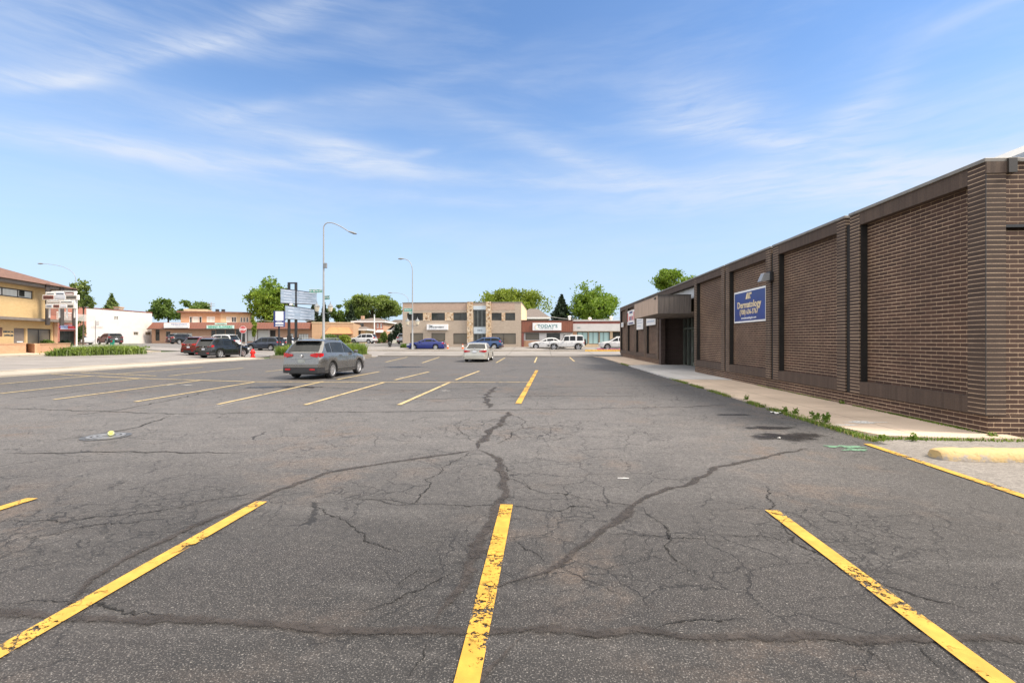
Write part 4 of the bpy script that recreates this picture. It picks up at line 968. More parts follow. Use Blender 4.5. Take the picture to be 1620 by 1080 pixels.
def wall_open(mb, x0, x1, z0, z1, ops, t=.14, y=0.0):
    xs = sorted({x0, x1, *[q for o in ops for q in (o[0], o[2]) if x0 < q < x1]}); zs_ = sorted({z0, z1, *[q for o in ops for q in (o[1], o[3]) if z0 < q < z1]})
    for a, b in zip(xs[:-1], xs[1:]):
        for c, d in zip(zs_[:-1], zs_[1:]):
            mx, mz = (a+b)/2, (c+d)/2
            if any(o[0] < mx < o[2] and o[1] < mz < o[3] for o in ops): continue
            mb.quad((a, y, c), (b, y, c), (b, y, d), (a, y, d))
    for (a, c, b, d) in ops:
        mb.quad((a, y, c), (a, y, d), (a, y+t, d), (a, y+t, c)); mb.quad((b, y, c), (b, y+t, c), (b, y+t, d), (b, y, d))
        mb.quad((a, y, d), (b, y, d), (b, y+t, d), (a, y+t, d)); mb.quad((a, y, c), (a, y+t, c), (b, y+t, c), (b, y, c))
def window(root, op, pane='glassdark', nm=1, frame='frame', y=.10, fw=.05, name='window', nh=0, sill=None):
    a, c, b, d = op; mb = MB()
    mb.box(a+.002, y-.03, c+.002, a+fw, y+.03, d-.002); mb.box(b-fw, y-.03, c+.002, b-.002, y+.03, d-.002)
    mb.box(a+fw, y-.029, c+.002, b-fw, y+.029, c+fw); mb.box(a+fw, y-.029, d-fw, b-fw, y+.029, d-.002)
    for i in range(1, nm):
        x = a+(b-a)*i/nm; mb.box(x-fw*.5, y-.028, c+fw, x+fw*.5, y+.028, d-fw)
    for i in range(1, nh+1):
        z = c+(d-c)*i/(nh+1); mb.box(a+fw, y-.027, z-fw*.4, b-fw, y+.027, z+fw*.4)
    w_ = mb.build(name, M[frame], root)
    p = MB(); p.box(a+.01, y-.006, c+.01, b-.01, y+.02, d-.01); p.build('pane', M[pane], w_)
    if sill: q = MB(); q.box(a-.06, -.05, c-.08, b+.06, .02, c-.004); q.build('sill', M[sill], w_)
    return w_
def bldg(name, label, fc, cat='building', group=None): return thing(name, label, cat, fc.loc, fc.rz, group)
def part(name, mb, m, par, smooth=None): return mb.build(name, M[m] if isinstance(m, str) else m, par, smooth=smooth)
def sign(name, label, fc, rect, depth_=.25, face='signwhite', y0=0.0, edge=None):
    x0, z0, x1, z1 = fc.R(*rect)
    p = Vector((fc.A.x, fc.A.y)) + fc.t*x0; nrm = Vector((-fc.t.y, fc.t.x))
    p = p + nrm*(y0)
    r = thing(name, label, 'sign', (p.x, p.y, fc.zg+z0), fc.rz)
    w_, h = x1-x0, z1-z0
    b = MB(); b.bbox(0, -depth_, 0, w_, -.003, h, .015); b.build('cabinet', M[edge or face], r)
    f = MB(); f.box(.05, -depth_-.012, .05, w_-.05, -depth_-.001, h-.05); f.build('sign_face', M[face], r)
    r['_y'] = -depth_-.02; del r['_y']
    return r, w_, h, -depth_-.018

M['tanbrick'] = brick('tan_grey_brick', (.295, .235, .18), (.35, .285, .22), (.36, .30, .25), .21, .07, .008, dirt=.10)
M['yelbrick'] = brick('yellow_brick', (.42, .29, .135), (.47, .335, .165), (.46, .35, .21), .21, .07, .007, dirt=.08)
M['orabrick'] = brick('orange_brick', (.36, .19, .105), (.42, .24, .14), (.44, .33, .23), .21, .07, .008, dirt=.12)
M['redbrick'] = brick('red_brick', (.27, .085, .055), (.33, .12, .08), (.36, .27, .22), .21, .07, .008, dirt=.12)
M['brownbrick'] = brick('warm_brown_brick', (.36, .20, .12), (.42, .25, .16), (.42, .33, .25), .21, .07, .008, dirt=.15)
M['whitewall'] = mat('white_painted_brick', (.60, .57, .54), .7, .05, 1.2, bump=.1, bscale=30)
M['whitestain'] = mat('faded_pink_wall_lettering', (.47, .33, .31), .8, .1)
M['greyfascia'] = mat('grey_brown_fascia_boards', (.175, .150, .130), .7, .12, 2.5)
M['darkpost'] = mat('dark_timber_post', (.060, .050, .045), .7, .2)
M['shingle'] = mat('brown_roof_shingles', (.15, .078, .054), .85, .25, 5, bump=.4, bscale=12)
M['greyshingle'] = mat('grey_brown_roof_shingles', (.14, .115, .10), .85, .25, 5, bump=.4, bscale=12)
M['mansard'] = ribbed('brown_metal_mansard', (.20, .072, .045), .45, .55)
M['redboards'] = ribbed('red_brown_fascia_boards', (.24, .085, .050), .30, .7)
M['stucco'] = mat('orange_tan_stucco', (.46, .29, .17), .8, .08, 1.5)
M['tanstucco'] = mat('pale_tan_stucco', (.58, .43, .27), .8, .08, 1.5)
M['awning'] = mat('orange_brown_awning', (.44, .20, .085), .75, .12, 2)
M['greystucco'] = mat('pale_grey_fascia_panel', (.55, .525, .50), .7, .05, 1.5)
M['maroontrim'] = mat('maroon_trim', (.20, .06, .045), .6, .15)
M['stone'] = None
m = bpy.data.materials.new('rubble_stone_facing'); m.use_nodes = True; t = NT(m.node_tree); uv = t.n('ShaderNodeUVMap', uv_map='metric').outputs[0]
v = t.n('ShaderNodeTexVoronoi', {'Vector': uv, 'Scale': 3.6}, feature='F1'); e_ = t.n('ShaderNodeTexVoronoi', {'Vector': uv, 'Scale': 3.6}, feature='DISTANCE_TO_EDGE').outputs['Distance']
sc_ = t.n('ShaderNodeSeparateColor', {0: v.outputs['Color']}).outputs[0]
c = t.ramp(sc_, [(0, (.20, .11, .055)), (.3, (.52, .36, .20)), (.6, (.62, .50, .36)), (.85, (.40, .22, .10)), (1, (.66, .56, .44))]); c = t.mix(t.smooth(e_, .02, .07), (.52, .44, .34), c)
b = t.n('ShaderNodeBsdfPrincipled', {'Base Color': c, 'Roughness': .9}); bp = t.n('ShaderNodeBump', {'Height': t.smooth(e_, 0, .15), 'Strength': .8, 'Distance': .03}); t.nt.links.new(bp.outputs[0], b.inputs['Normal'])
t.n('ShaderNodeOutputMaterial', {'Surface': b.outputs[0]}); M['stone'] = m
M['teal'] = mat('teal_lettering', (.02, .16, .17), .5, .1); M['green'] = mat('green_sign_letters', (.03, .30, .18), .5, .1); M['mint'] = mat('mint_sign_panel', (.52, .72, .64), .5, .1)
M['ink'] = mat('dark_lettering', (.04, .06, .07), .5, .1); M['blueprint'] = mat('blue_lettering', (.10, .12, .36), .5, .1)
M['entrypanel'] = mat('pale_blue_grey_panel', (.50, .56, .60), .5, .06)

# --- two storey tan office building straight ahead
fc = Facade(637, 66.6, 824.5, 65.4)
z4 = lambda x0, y0, x1, y1: fc.R(600+x0/4.908, 380+y0/4.908, 600+x1/4.908, 380+y1/4.908)
B = bldg('office_building', 'two storey tan brick office building with rubble stone columns straight ahead across the street', fc)
Hh = z4(200, 488, 300, 843)[3]; Wd_ = fc.w
up_ = [z4(215, 565, 340, 622), z4(405, 563, 510, 622), z4(575, 562, 682, 622), z4(873, 563, 950, 622), z4(978, 563, 1055, 622)]
lo_ = [z4(240, 720, 340, 806), z4(405, 720, 512, 806), z4(575, 722, 683, 806), z4(873, 722, 1060, 806)]
en_ = z4(730, 511, 830, 842); en_ = (en_[0], .02, en_[2], en_[3])
st_ = [z4(340, 563, 405, 625), z4(510, 563, 575, 625), z4(950, 563, 978, 625)]
mb = MB(); wall_open(mb, 0, Wd_, -.6, Hh, up_+lo_+[en_], .16)
mb.quad((Wd_, 0, -.6), (Wd_, 18, -.6), (Wd_, 18, Hh), (Wd_, 0, Hh), 1); mb.quad((0, 18, -.6), (0, 0, -.6), (0, 0, Hh), (0, 18, Hh)); mb.quad((Wd_, 18, -.6), (0, 18, -.6), (0, 18, Hh), (Wd_, 18, Hh))
mb.quad((0, 0, Hh), (Wd_, 0, Hh), (Wd_, 18, Hh), (0, 18, Hh)); mb.build('wall', [M['tanbrick'], M['tanstucco']], B)
mb = MB(); mb.box(-.05, -.05, Hh-.001, Wd_+.05, .3, Hh+.10); mb.box(Wd_-.2, .3, Hh-.001, Wd_+.05, 18, Hh+.10); part('coping', mb, 'coping', B)
mb = MB(); a, c_, b_, d_ = z4(200, 490, 300, 545); mb.box(.02, -.012, c_, z4(680, 490, 681, 500)[2], -.002, Hh-.05); mb.box(z4(870, 490, 871, 500)[0], -.012, c_, Wd_-.9, -.002, Hh-.05); M['bandbrick'] = brick('pinkish_tan_brick', (.31, .215, .16), (.36, .26, .20), (.36, .29, .24), .21, .07, .008, dirt=.1); part('parapet_band', mb, 'bandbrick', B)
for r in up_: window(B, r, 'glassdark', 2, y=.10)
for r in lo_: window(B, r, 'glassblind', 2 if r is lo_[3] else 1, y=.10)
for r in st_: mb = MB(); mb.box(r[0]+.002, -.03, r[1], r[2]-.002, .02, r[3]); part('stone_panel', mb, 'stone', B)
for x0, x1, y0 in ((684, 728, 490), (830, 868, 490)):
    r = z4(x0, y0, x1, 842); mb = MB(); mb.box(r[0], -.28, -.4, r[2], .0, Hh+.13); part('stone_column', mb, 'stone', B)
g0 = z4(733, 541, 829, 672); window(B, g0, 'glassdark', 3, 'alu', y=.12)
r = z4(730, 510, 830, 539); mb = MB(); mb.box(r[0], -.10, r[1], r[2], .15, r[3]); part('entrance_header', mb, 'entrypanel', B)
r = z4(732, 674, 830, 724); mb = MB(); mb.box(r[0], -.02, r[1], r[2], .15, r[3]); part('entrance_panel', mb, 'entrypanel', B)
text('house_number', '5810', .34, M['ink'], B, (r[0]+r[2])/2, (r[1]+r[3])/2, -.03)
r = z4(733, 726, 829, 842); window(B, (r[0], .03, r[2], r[3]), 'glassdark', 3, 'alu', y=.12, name='entrance_door')
s_, w_, h_, y_ = sign('wall_sign', 'white box sign lettered The Office Movement on the tan office building', fc, (600+372/4.908, 380+653/4.908, 600+536/4.908, 380+696/4.908), .30)
text('lettering', 'The', .30, M['ink'], s_, .28, h_*.74, y_, 'LEFT', 1.1, bold=.008)
text('lettering', 'OFFICE MOVEMENT', .235, M['ink'], s_, .28, h_*.47, y_, 'LEFT', 1.02, bold=.008)
text('lettering', 'AT OAK LAWN', .15, M['pale'], s_, .28, h_*.20, y_, 'LEFT', 1.0)

# --- shop with brown boards and the TODAY'S sign
fc = Facade(825.3, 65.8, 906, 65.2)
z5 = lambda x0, y0, x1, y1: fc.R(800+x0/6, 420+y0/6, 800+x1/6, 420+y1/6)
B = bldg('shop_building', 'single storey shop with red brown board fascia under the TODAY\'S sign', fc, 'shop')
Hh = z5(160, 525, 200, 790)[3]; Wd_ = fc.w
wn = [z5(188, 641, 318, 706), z5(388, 641, 516, 706), (z5(550, 650, 560, 790)[0], .05, z5(612, 650, 620, 790)[0], z5(560, 655, 570, 700)[3])]
fz = z5(160, 632, 200, 640)[3]
mb = MB(); wall_open(mb, 0, Wd_, -.6, fz+.1, wn, .14); mb.quad((Wd_, 16, -.6), (0, 16, -.6), (0, 16, Hh), (Wd_, 16, Hh)); mb.quad((Wd_, 0, -.6), (Wd_, 16, -.6), (Wd_, 16, Hh), (Wd_, 0, Hh)); mb.quad((0, 16, -.6), (0, 0, -.6), (0, 0, Hh), (0, 16, Hh)); mb.quad((0, .3, Hh-.1), (Wd_, .3, Hh-.1), (Wd_, 16, Hh-.1), (0, 16, Hh-.1))
part('wall', mb, 'whitewall', B)
mb = MB(); mb.box(.001, -.35, fz, Wd_-.001, .29, Hh); part('board_fascia', mb, 'redboards', B)
mb = MB(); mb.box(-.02, -.40, Hh, Wd_, .30, Hh+.10); mb.box(.002, -.34, fz-.08, Wd_, .0, fz-.002); part('fascia_trim', mb, 'frame', B)
r = z5(150, 640, 172, 790); mb = MB(); mb.box(.001, -.34, -.3, r[2], -.001, fz-.085); part('pier', mb, 'maroontrim', B)
r = z5(172, 712, 520, 790); mb = MB(); mb.box(z5(172, 712, 173, 720)[2], -.06, -.3, r[2], -.002, r[3]); part('brick_dado', mb, 'orabrick', B)
window(B, wn[0], 'glassblind', 1); window(B, wn[1], 'glassdark', 2); window(B, wn[2], 'glassdark', 1, name='door')
s_, w_, h_, y_ = sign('wall_sign', "white box sign lettered TODAY'S on the red brown shop fascia", fc, (800+257/6, 420+545/6, 800+528/6, 420+617/6), .22, y0=-.36)
text('lettering', "TODAY'S", .60, M['teal'], s_, w_*.52, h_*.56, y_, sx=1.10, bold=.012)
text('lettering', 'FAMILY DENTAL CARE', .15, M['teal'], s_, w_*.48, h_*.26, y_, sx=1.25)
mb = MB(); mb.tube([(w_*.18+.33*cos(R(a)), y_-.005, h_*.5+.36*sin(R(a))) for a in range(70, 300, 15)], [.012+.03*sin(pi*i/15.5) for i in range(16)], 6); part('emblem', mb, 'gold', s_)

# --- pale shop with teal blinds
fc = Facade(906.3, 65.5, 1010, 64.9)
B = bldg('shop_building', 'single storey pale grey shop with three teal shop windows and a maroon roof edge', fc, 'shop')
r0 = z5(640, 553, 1080, 622); Hh = z5(650, 528, 700, 540)[3]; Wd_ = fc.w
wn = [z5(676, 628, 781, 745), z5(787, 628, 885, 745), z5(890, 628, 990, 745), (z5(1016, 628, 1017, 629)[0], .05, z5(1090, 628, 1091, 629)[0], z5(1016, 628, 1020, 629)[3])]
mb = MB(); wall_open(mb, 0, Wd_, -.6, Hh, wn, .14); mb.quad((Wd_, 16, -.6), (0, 16, -.6), (0, 16, Hh), (Wd_, 16, Hh)); mb.quad((Wd_, 0, -.6), (Wd_, 16, -.6), (Wd_, 16, Hh), (Wd_, 0, Hh)); mb.quad((0, 16, -.6), (0, 0, -.6), (0, 0, Hh), (0, 16, Hh)); mb.quad((0, 0, Hh), (Wd_, 0, Hh), (Wd_, 16, Hh), (0, 16, Hh))
part('wall', mb, 'tanstucco', B)
mb = MB(); mb.box(.002, -.30, r0[1], Wd_, -.002, r0[3]); part('fascia', mb, 'greystucco', B)
mb = MB(); mb.box(.004, -.22, r0[3], Wd_, -.003, Hh-.05); part('roof_edge', mb, 'maroontrim', B)
mb = MB(); mb.box(-.05, -.28, Hh, Wd_+.05, .35, Hh+.14); part('coping', mb, 'greystucco', B)
r = z5(636, 626, 674, 660); mb = MB(); mb.box(.006, -.10, r[1]-.3, r[2]-.05, -.003, r0[1]-.002); part('brick_pier', mb, 'orabrick', B)
for q in wn[:3]: window(B, q, 'glassteal', 1, fw=.07)
window(B, wn[3], 'glassdark', 1, name='door')
text('house_number', '5800', .22, M['teal'], B, .75, (r0[1]+r0[3])/2-.05, -.305)
VENTS = [(901, 503.5, 'white roof vent standing above the join of the two shops'), (933, 506, 'small white roof vent in the middle of the pale shop roof'), (967, 504, 'white roof vent near the right end of the pale shop roof')]
for px, py, lb in VENTS:
    p = W(px, 70); zt = zat(py-3, 70); v_ = thing('roof_vent', lb, 'vent', (p.x, p.y, Hh+fc.zg-.1), 0, 'white vents on the shop roofs')
    mb = MB(); mb.lathe([(.15, 0), (.15, zt-Hh-fc.zg+.0)], 10); part('vent_pipe', mb, 'white', v_)
    mb = MB(); mb.lathe([(.001, .28), (.22, .2), (.26, .0), (.16, 0)], 10, (0, 0, zt-Hh-fc.zg-.05)); part('vent_cap', mb, 'white', v_)

# --- house roof behind the shops, brick houses behind
def house(label, px0, px1, d, eave_py, ridge_py, base=1.0, wallm='redbrick', roofm='greyshingle', dp=9, hip=.3, wins=(), chim=None, name='house', gable=False):
    fc = Facade(px0, d, px1, d, base); B = bldg(name, label, fc, 'house')
    he = zat(eave_py, d)-base; hr = zat(ridge_py, d)-base; w_ = fc.w
    ops = [fc.R(*q) for q in wins]
    mb = MB(); wall_open(mb, 0, w_, -.6, he, ops, .12)
    mb.quad((w_, 0, -.6), (w_, dp, -.6), (w_, dp, he), (w_, 0, he)); mb.quad((0, dp, -.6), (0, 0, -.6), (0, 0, he), (0, dp, he)); mb.quad((w_, dp, -.6), (0, dp, -.6), (0, dp, he), (w_, dp, he)); part('wall', mb, wallm, B)
    e = .5; h = w_*hip; mb = MB()
    if gable:
        mb.add([(-e, -e, he), (w_+e, -e, he), (w_+e, dp+e, he), (-e, dp+e, he), (w_/2, -e, hr), (w_/2, dp+e, hr)], [(0, 4, 5, 3), (1, 2, 5, 4), (0, 3, 2, 1)])
        q = MB(); q.add([(0, 0, he), (w_, 0, he), (w_/2, 0, hr-.35)], [(0, 1, 2)]); part('gable', q, 'whitewall', B)
    else:
        mb.add([(-e, -e, he), (w_+e, -e, he), (w_+e, dp+e, he), (-e, dp+e, he), (h, dp/2, hr), (w_-h, dp/2, hr)], [(0, 1, 5, 4), (1, 2, 5), (2, 3, 4, 5), (3, 0, 4), (0, 3, 2, 1)])
    rf = part('roof', mb, roofm, B)
    mb = MB(); mb.box(-e-.04, -e-.05, he-.28, w_+e+.04, -e+.0, he+.02); mb.box(w_+e, -e+.001, he-.28, w_+e+.05, dp+e, he+.02); part('eave_board', mb, 'white', B)
    for q in ops: window(B, q, 'glassdark', 2, 'white', y=.07, sill='white')
    if chim:
        x0, z0, x1, z1 = fc.R(*chim); mb = MB(); mb.box(x0, dp*.4, he-.5, x1, dp*.4+.9, z1); part('chimney', mb, 'brownbrick', rf)
    return B, fc, he
house('brown hip roofed house showing above the TODAY\'S shop', 826, 866, 88, 502, 485, wallm='tanbrick', dp=12, hip=.32)
B, fc, he = house('two storey brown brick house with grey hip roof, white eaves and a chimney', 560, 606, 106, 508, 501.5, wallm='brownbrick', roofm='greyshingle', wins=[(569.5, 511, 575.5, 518)], chim=(562, 498, 566, 506), dp=10, hip=.35)
x0, z0, x1, z1 = fc.R(594, 510, 606, 522)
mb = MB(); mb.box(x0, -.25, -.3, x1+.03, -.003, he-.29); bay = part('front_bay', mb, 'redbrick', B)
for a in (597.0, 602.5): window(B, (lambda q: (q[0], q[1], q[2], q[3]))(fc.R(a, 512, a+2.2, 519)), 'glassdark', 1, 'white', y=-.27, fw=.08)
mb = MB(); q = fc.R(597, 522, 607, 525); mb.add([(q[0], -1.6, q[1]), (q[2], -1.6, q[1]), (q[2], -.25, q[3]), (q[0], -.25, q[3]), (q[0], -1.6, q[1]-.12), (q[2], -1.6, q[1]-.12), (q[2], -.25, q[1]-.12), (q[0], -.25, q[1]-.12)], [(0,1,2,3),(4,7,6,5),(0,4,5,1),(1,5,6,2),(2,6,7,3),(3,7,4,0)]); part('porch_roof', mb, 'white', B)
house('small pale yellow brick house with low grey roof next to the orange shop', 558, 578, 100, 520.5, 516, wallm='tanstucco', wins=[(564.5, 522, 571, 531)], dp=5, hip=.3)
B, fc, he = house('white gabled house with brown roof among the shrubs left of the office building', 609, 634, 116, 515, 504, wallm='whitewall', roofm='greyshingle', wins=[(625, 524, 627.5, 531)], dp=12, hip=.25)
house('small white gable fronted house by the shrubs', 617, 630, 104, 522, 514.5, wallm='whitewall', wins=[(621.5, 524, 625.5, 531)], dp=6, gable=True)

# --- strip of shops under a brown mansard
fc = Facade(240, 90, 493, 90, 1.0)
B = bldg('shop_row', 'long single storey row of brick shops under a brown metal mansard', fc, 'shops')
Z = lambda x0, y0, x1, y1: fc.R(x0, y0, x1, y1)
zb_, zt_ = fc.P(300, 520.2)[1], fc.P(300, 510)[1]; Wd_ = fc.w
ops = [Z(246, 521, 252.5, 539), Z(262.5, 524, 269.5, 541.5), Z(273, 526.5, 304, 538), Z(334, 522, 341, 541), Z(341.5, 521, 356, 541), Z(356.5, 521, 371.5, 541), Z(373, 521, 388, 541), Z(391, 521.5, 405, 540), Z(407, 521.5, 425, 540), Z(427, 522, 436, 540), Z(459, 527.5, 464, 540), Z(472, 528, 488, 540)]
mb = MB(); wall_open(mb, 0, Wd_, -.5, zb_+.05, ops, .2); mb.quad((Wd_, 0, -.5), (Wd_, 14, -.5), (Wd_, 14, zt_), (Wd_, 0, zt_)); mb.quad((0, 14, -.5), (0, 0, -.5), (0, 0, zt_), (0, 14, zt_)); mb.quad((0, .4, zt_-.05), (Wd_, .4, zt_-.05), (Wd_, 14, zt_-.05), (0, 14, zt_-.05))
mb.build('wall', M['brownbrick'], B)
mb = MB(); mb.add([(-.1, -1.1, zb_), (Wd_, -1.1, zb_), (Wd_, -.35, zt_), (.5, -.35, zt_), (-.1, .39, zb_), (Wd_, .39, zb_), (Wd_, .39, zt_), (.5, .39, zt_)], [(0, 1, 2, 3), (4, 7, 6, 5), (0, 4, 5, 1), (1, 5, 6, 2), (2, 6, 7, 3), (3, 7, 4, 0)]); part('mansard_roof', mb, 'mansard', B)
mb = MB(); mb.box(-.12, -1.14, zb_-.10, Wd_, -1.0, zb_-.002); part('gutter', mb, 'frame', B)
kinds = ['glassdark', 'glassdark', 'glassbright', 'glassdark', 'glassdark', 'glassdark', 'glassdark', 'glassbright', 'glassbright', 'glassdark', 'glassbright', 'glassbright']
for q, kd in zip(ops, kinds): window(B, q, kd, 4 if q is ops[2] or q is ops[11] else 1, 'frame' if kd != 'glassdark' or q is ops[0] else 'alu', name='door' if q in (ops[0], ops[1], ops[6]) else 'window')
for a, b_ in ((388, 391), (405, 407), (425, 427)): q = Z(a, 521.5, b_, 541); mb = MB(); mb.box(q[0], -.08, -.1, q[2], -.003, q[3]); part('white_pier', mb, 'whitewall', B)
q = Z(452, 521, 493, 527); mb = MB(); mb.box(q[0], -.05, q[1], q[2], -.003, zb_-.11); part('brick_band', mb, 'orabrick', B)
s_, w_, h_, y_ = sign('wall_sign', 'white box sign with faint blue print at the left end of the brown mansard', fc, (267, 511, 305.5, 519), .3, y0=-1.0)
text('lettering', 'THE REAL ESTATE CO', .36, M['blueprint'], s_, w_*.62, h_*.70, y_, sx=.82); text('lettering', 'INSURANCE', .26, M['pale'], s_, w_*.62, h_*.3, y_)
s_, w_, h_, y_ = sign('wall_sign', 'green and mint shop sign reading BENNY FLOWERS over the shop row door', fc, (333.5, 514.8, 376, 520), .18, face='mint', y0=-1.1)
text('lettering', 'BENNY FLOWERS', .56, M['green'], s_, w_*.5, h_*.48, y_, sx=w_/5.1, bold=.016)
s_, w_, h_, y_ = sign('wall_sign', 'small pale sign standing above the green flower shop sign', fc, (346, 511.2, 364.5, 513.6), .12, face='mint', y0=-1.1); text('lettering', 'DEANNA', .2, M['green'], s_, w_*.5, h_*.5, y_, sx=1.6)

# --- flats behind the row
fc = Facade(286, 99, 396, 104, 1.0)
B = bldg('apartment_building', 'two storey brick flats with flat roof rising behind the brown mansard shop row', fc)
Hh = fc.P(300, 494.8)[1]; Wd_ = fc.w; ub = fc.P(349, 500)[0]
ops = [fc.R(299.5, 500.5, 304, 512), fc.R(304.5, 500.5, 314, 512), fc.R(314.5, 500.5, 319.5, 512), fc.R(327, 500.5, 340, 509.5), fc.R(358, 501, 365, 510), fc.R(366, 501, 374, 510), fc.R(380, 501.5, 383.5, 510), fc.R(384.5, 501.5, 388, 510), fc.R(389.5, 501.5, 393, 510)]
ops = [q for q in ops]
mb = MB(); wall_open(mb, 0, ub, -.5, Hh, ops[:4], .12); mb.quad((0, 10, -.5), (0, 0, -.5), (0, 0, Hh), (0, 10, Hh)); mb.quad((0, 0, Hh), (Wd_, 0, Hh), (Wd_, 10, Hh), (0, 10, Hh)); part('wall', mb, 'orabrick', B)
mb = MB(); wall_open(mb, ub, Wd_, -.5, Hh, ops[4:], .12); mb.quad((Wd_, 0, -.5), (Wd_, 10, -.5), (Wd_, 10, Hh), (Wd_, 0, Hh)); part('pale_wall', mb, 'tanstucco', B)
for i, q in enumerate(ops): window(B, q, 'glassbright' if i in (1, 3, 4) else 'glassdark', 2 if i in (3, 5) else 1, 'white', fw=.10)
mb = MB(); mb.box(-.6, -.7, Hh, Wd_+.4, 10, Hh+.35); part('flat_roof', mb, 'shingle', B)
mb = MB(); q = fc.R(287, 491, 326, 494.6); mb.box(q[0], 2.0, Hh+.351, q[2], 8, Hh+.9); part('roof_parapet', mb, 'tanstucco', B)
for a in (339.5, 349): q = fc.R(a, 492.2, a+5, 494); mb = MB(); mb.box(q[0], 1, Hh+.351, q[2], 2.2, Hh+.95); part('roof_unit', mb, 'frame', B)

# --- orange stucco shop with awning
fc = Facade(493.3, 89.5, 559, 91, 1.0)
B = bldg('shop_building', 'orange tan stucco corner shop with a brown fabric awning behind the street lamp', fc, 'shop')
Hh = fc.P(500, 510.8)[1]; Wd_ = fc.w; ops = [fc.R(517, 530, 545, 541)]
mb = MB(); wall_open(mb, 0, Wd_, -.5, Hh, ops, .2); mb.quad((Wd_, 0, -.5), (Wd_, 14, -.5), (Wd_, 14, Hh), (Wd_, 0, Hh)); mb.quad((0, 14, -.5), (0, 0, -.5), (0, 0, Hh), (0, 14, Hh)); mb.quad((0, 0, Hh), (Wd_, 0, Hh), (Wd_, 14, Hh), (0, 14, Hh)); part('wall', mb, 'stucco', B)
window(B, ops[0], 'glassblind', 4, 'frame'); mb = MB(); mb.box(-.05, -.08, Hh, Wd_+.08, .3, Hh+.18); part('coping', mb, 'tanstucco', B)
q = fc.R(515.5, 517.5, 558, 528); mb = MB(); mb.add([(q[0], -1.3, q[1]), (q[2], -1.3, q[1]), (q[2]-.7, -.02, q[3]), (q[0]+.7, -.02, q[3]), (q[0], -.01, q[1]), (q[2], -.01, q[1])], [(0, 1, 2, 3), (0, 3, 4), (1, 5, 2), (0, 4, 5, 1)]); part('awning', mb, 'awning', B)
q = fc.R(494, 520, 515, 541)

# --- long white painted building on the left
fc = Facade(136.5, 77, 240.5, 91.5, .95)
B = bldg('white_building', 'long two storey white painted building wall with small windows and faded lettering', fc)
Hh = (fc.P(140, 489)[1]+fc.P(238, 494)[1])/2; Wd_ = fc.w
ops = [fc.R(181, 500.3, 183.3, 505.5), fc.R(184.3, 500.3, 186.8, 505.5), fc.R(211.5, 525, 219, 530), fc.R(230, 525, 239, 530)]
mb = MB(); wall_open(mb, 0, Wd_, -.6, Hh, ops, .2); mb.quad((0, 0, Hh), (Wd_, 0, Hh), (Wd_, 14, Hh), (0, 14, Hh)); mb.quad((Wd_, 0, -.6), (Wd_, 14, -.6), (Wd_, 14, Hh), (Wd_, 0, Hh)); part('wall', mb, 'whitewall', B)
for q in ops: window(B, q, 'glassblind', 1 if q[2]-q[0] < 1 else 2, 'alu', y=.12, fw=.06)
q0 = fc.R(128.5, 490, 136.4, 540); mb = MB(); mb.box(-4.5, -.02, -.6, -.004, 10, Hh+.02); part('brick_end', mb, 'redbrick', B)
mb = MB(); mb.box(-4.6, -.06, Hh+.021, Wd_, .25, Hh+.16); part('coping', mb, 'maroontrim', B)
q = fc.R(142, 515, 165, 521); mb = MB(); mb.box(q[0], -.008, q[1]+.25, q[2], -.003, q[3]-.1); text('lettering', 'AUTO INSURANCE', .62, M['whitestain'], B, (q[0]+q[2])/2, (q[1]+q[3])/2, -.006, sx=(q[2]-q[0])/6.3)

# --- yellow brick office building at the left edge
fc = Facade(-60, 33.8, 88, 43.4, .45)
B = bldg('office_building', 'yellow brick two storey office building with brown hipped roof at the left edge', fc)
y2 = lambda x0, y0, x1, y1: fc.R(x0/12, 410+y0/12, x1/12, 410+y1/12)
y1_ = lambda x0, y0, x1, y1: fc.R(x0/10.8, 500+y0/10.8, x1/10.8, 500+y1/10.8)
Wd_ = fc.w; zf0 = fc.P(40, 446+4.5)[1]; zf1 = fc.P(40, 441.0+4.5)[1]
UP = [y2(-260, 545, 640, 712)]
LO = [y1_(235, 205, 440, 600), y1_(470, 215, 880, 530)]
PJ = -.75; fF = fc.shift(PJ); zf0 = fF.P(40, 446+4.5)[1]; zf1 = fF.P(40, 441.0+4.5)[1]
zup, zband1, zband0 = zf0, fF.P(40, 502.3)[1], fF.P(40, 506.5)[1]
wd0 = fc.P(72, 480)[0]
LO[0] = (LO[0][0], .35, LO[0][2], LO[0][3]); LO[1] = (LO[1][0], .80, LO[1][2], LO[0][3])
mb = MB(); wall_open(mb, 0, wd0, zband0, zup+.05, UP, .16); mb.build('upper_wall', M['yelbrick'], B)
mb = MB(); wall_open(mb, 0, Wd_-.35, -.4, zband0+.02, LO, .2); mb.quad((wd0, .001, zband0), (wd0, 10, zband0), (wd0, 10, zup), (wd0, .001, zup)); part('wall', mb, 'yelbrick', B)
mb = MB(); mb.box(Wd_-.349, -.10, -.4, Wd_+.1, 10, zband0-.01); part('brick_pier', mb, 'orabrick', B)
mb = MB(); mb.box(wd0+1.2, 2.2, zband0, Wd_+3, 10, zup); part('terrace_wall', mb, 'redbrick', B)
OV = fF.P(118.5, 461)[0]
mb = MB(); mb.box(-.5, PJ, zf0, OV, -.005, zf1); mb.box(-.5, PJ+.02, zband0, OV, -.004, zband1); mb.box(wd0+.02, -.004, zf0+.01, OV, 9, zf0+.12); mb.box(wd0+.02, .001, zband0+.01, OV, 9, zband0+.14); part('fascia', mb, 'greyfascia', B)
for px in (75, 97.5, 117.5):
    u = fF.P(px, 500)[0]; mb = MB(); mb.box(u-.30, PJ-.10, zband0-.30, u+.18, PJ-.002, zf1+.12); part('timber_post', mb, 'darkpost', B)
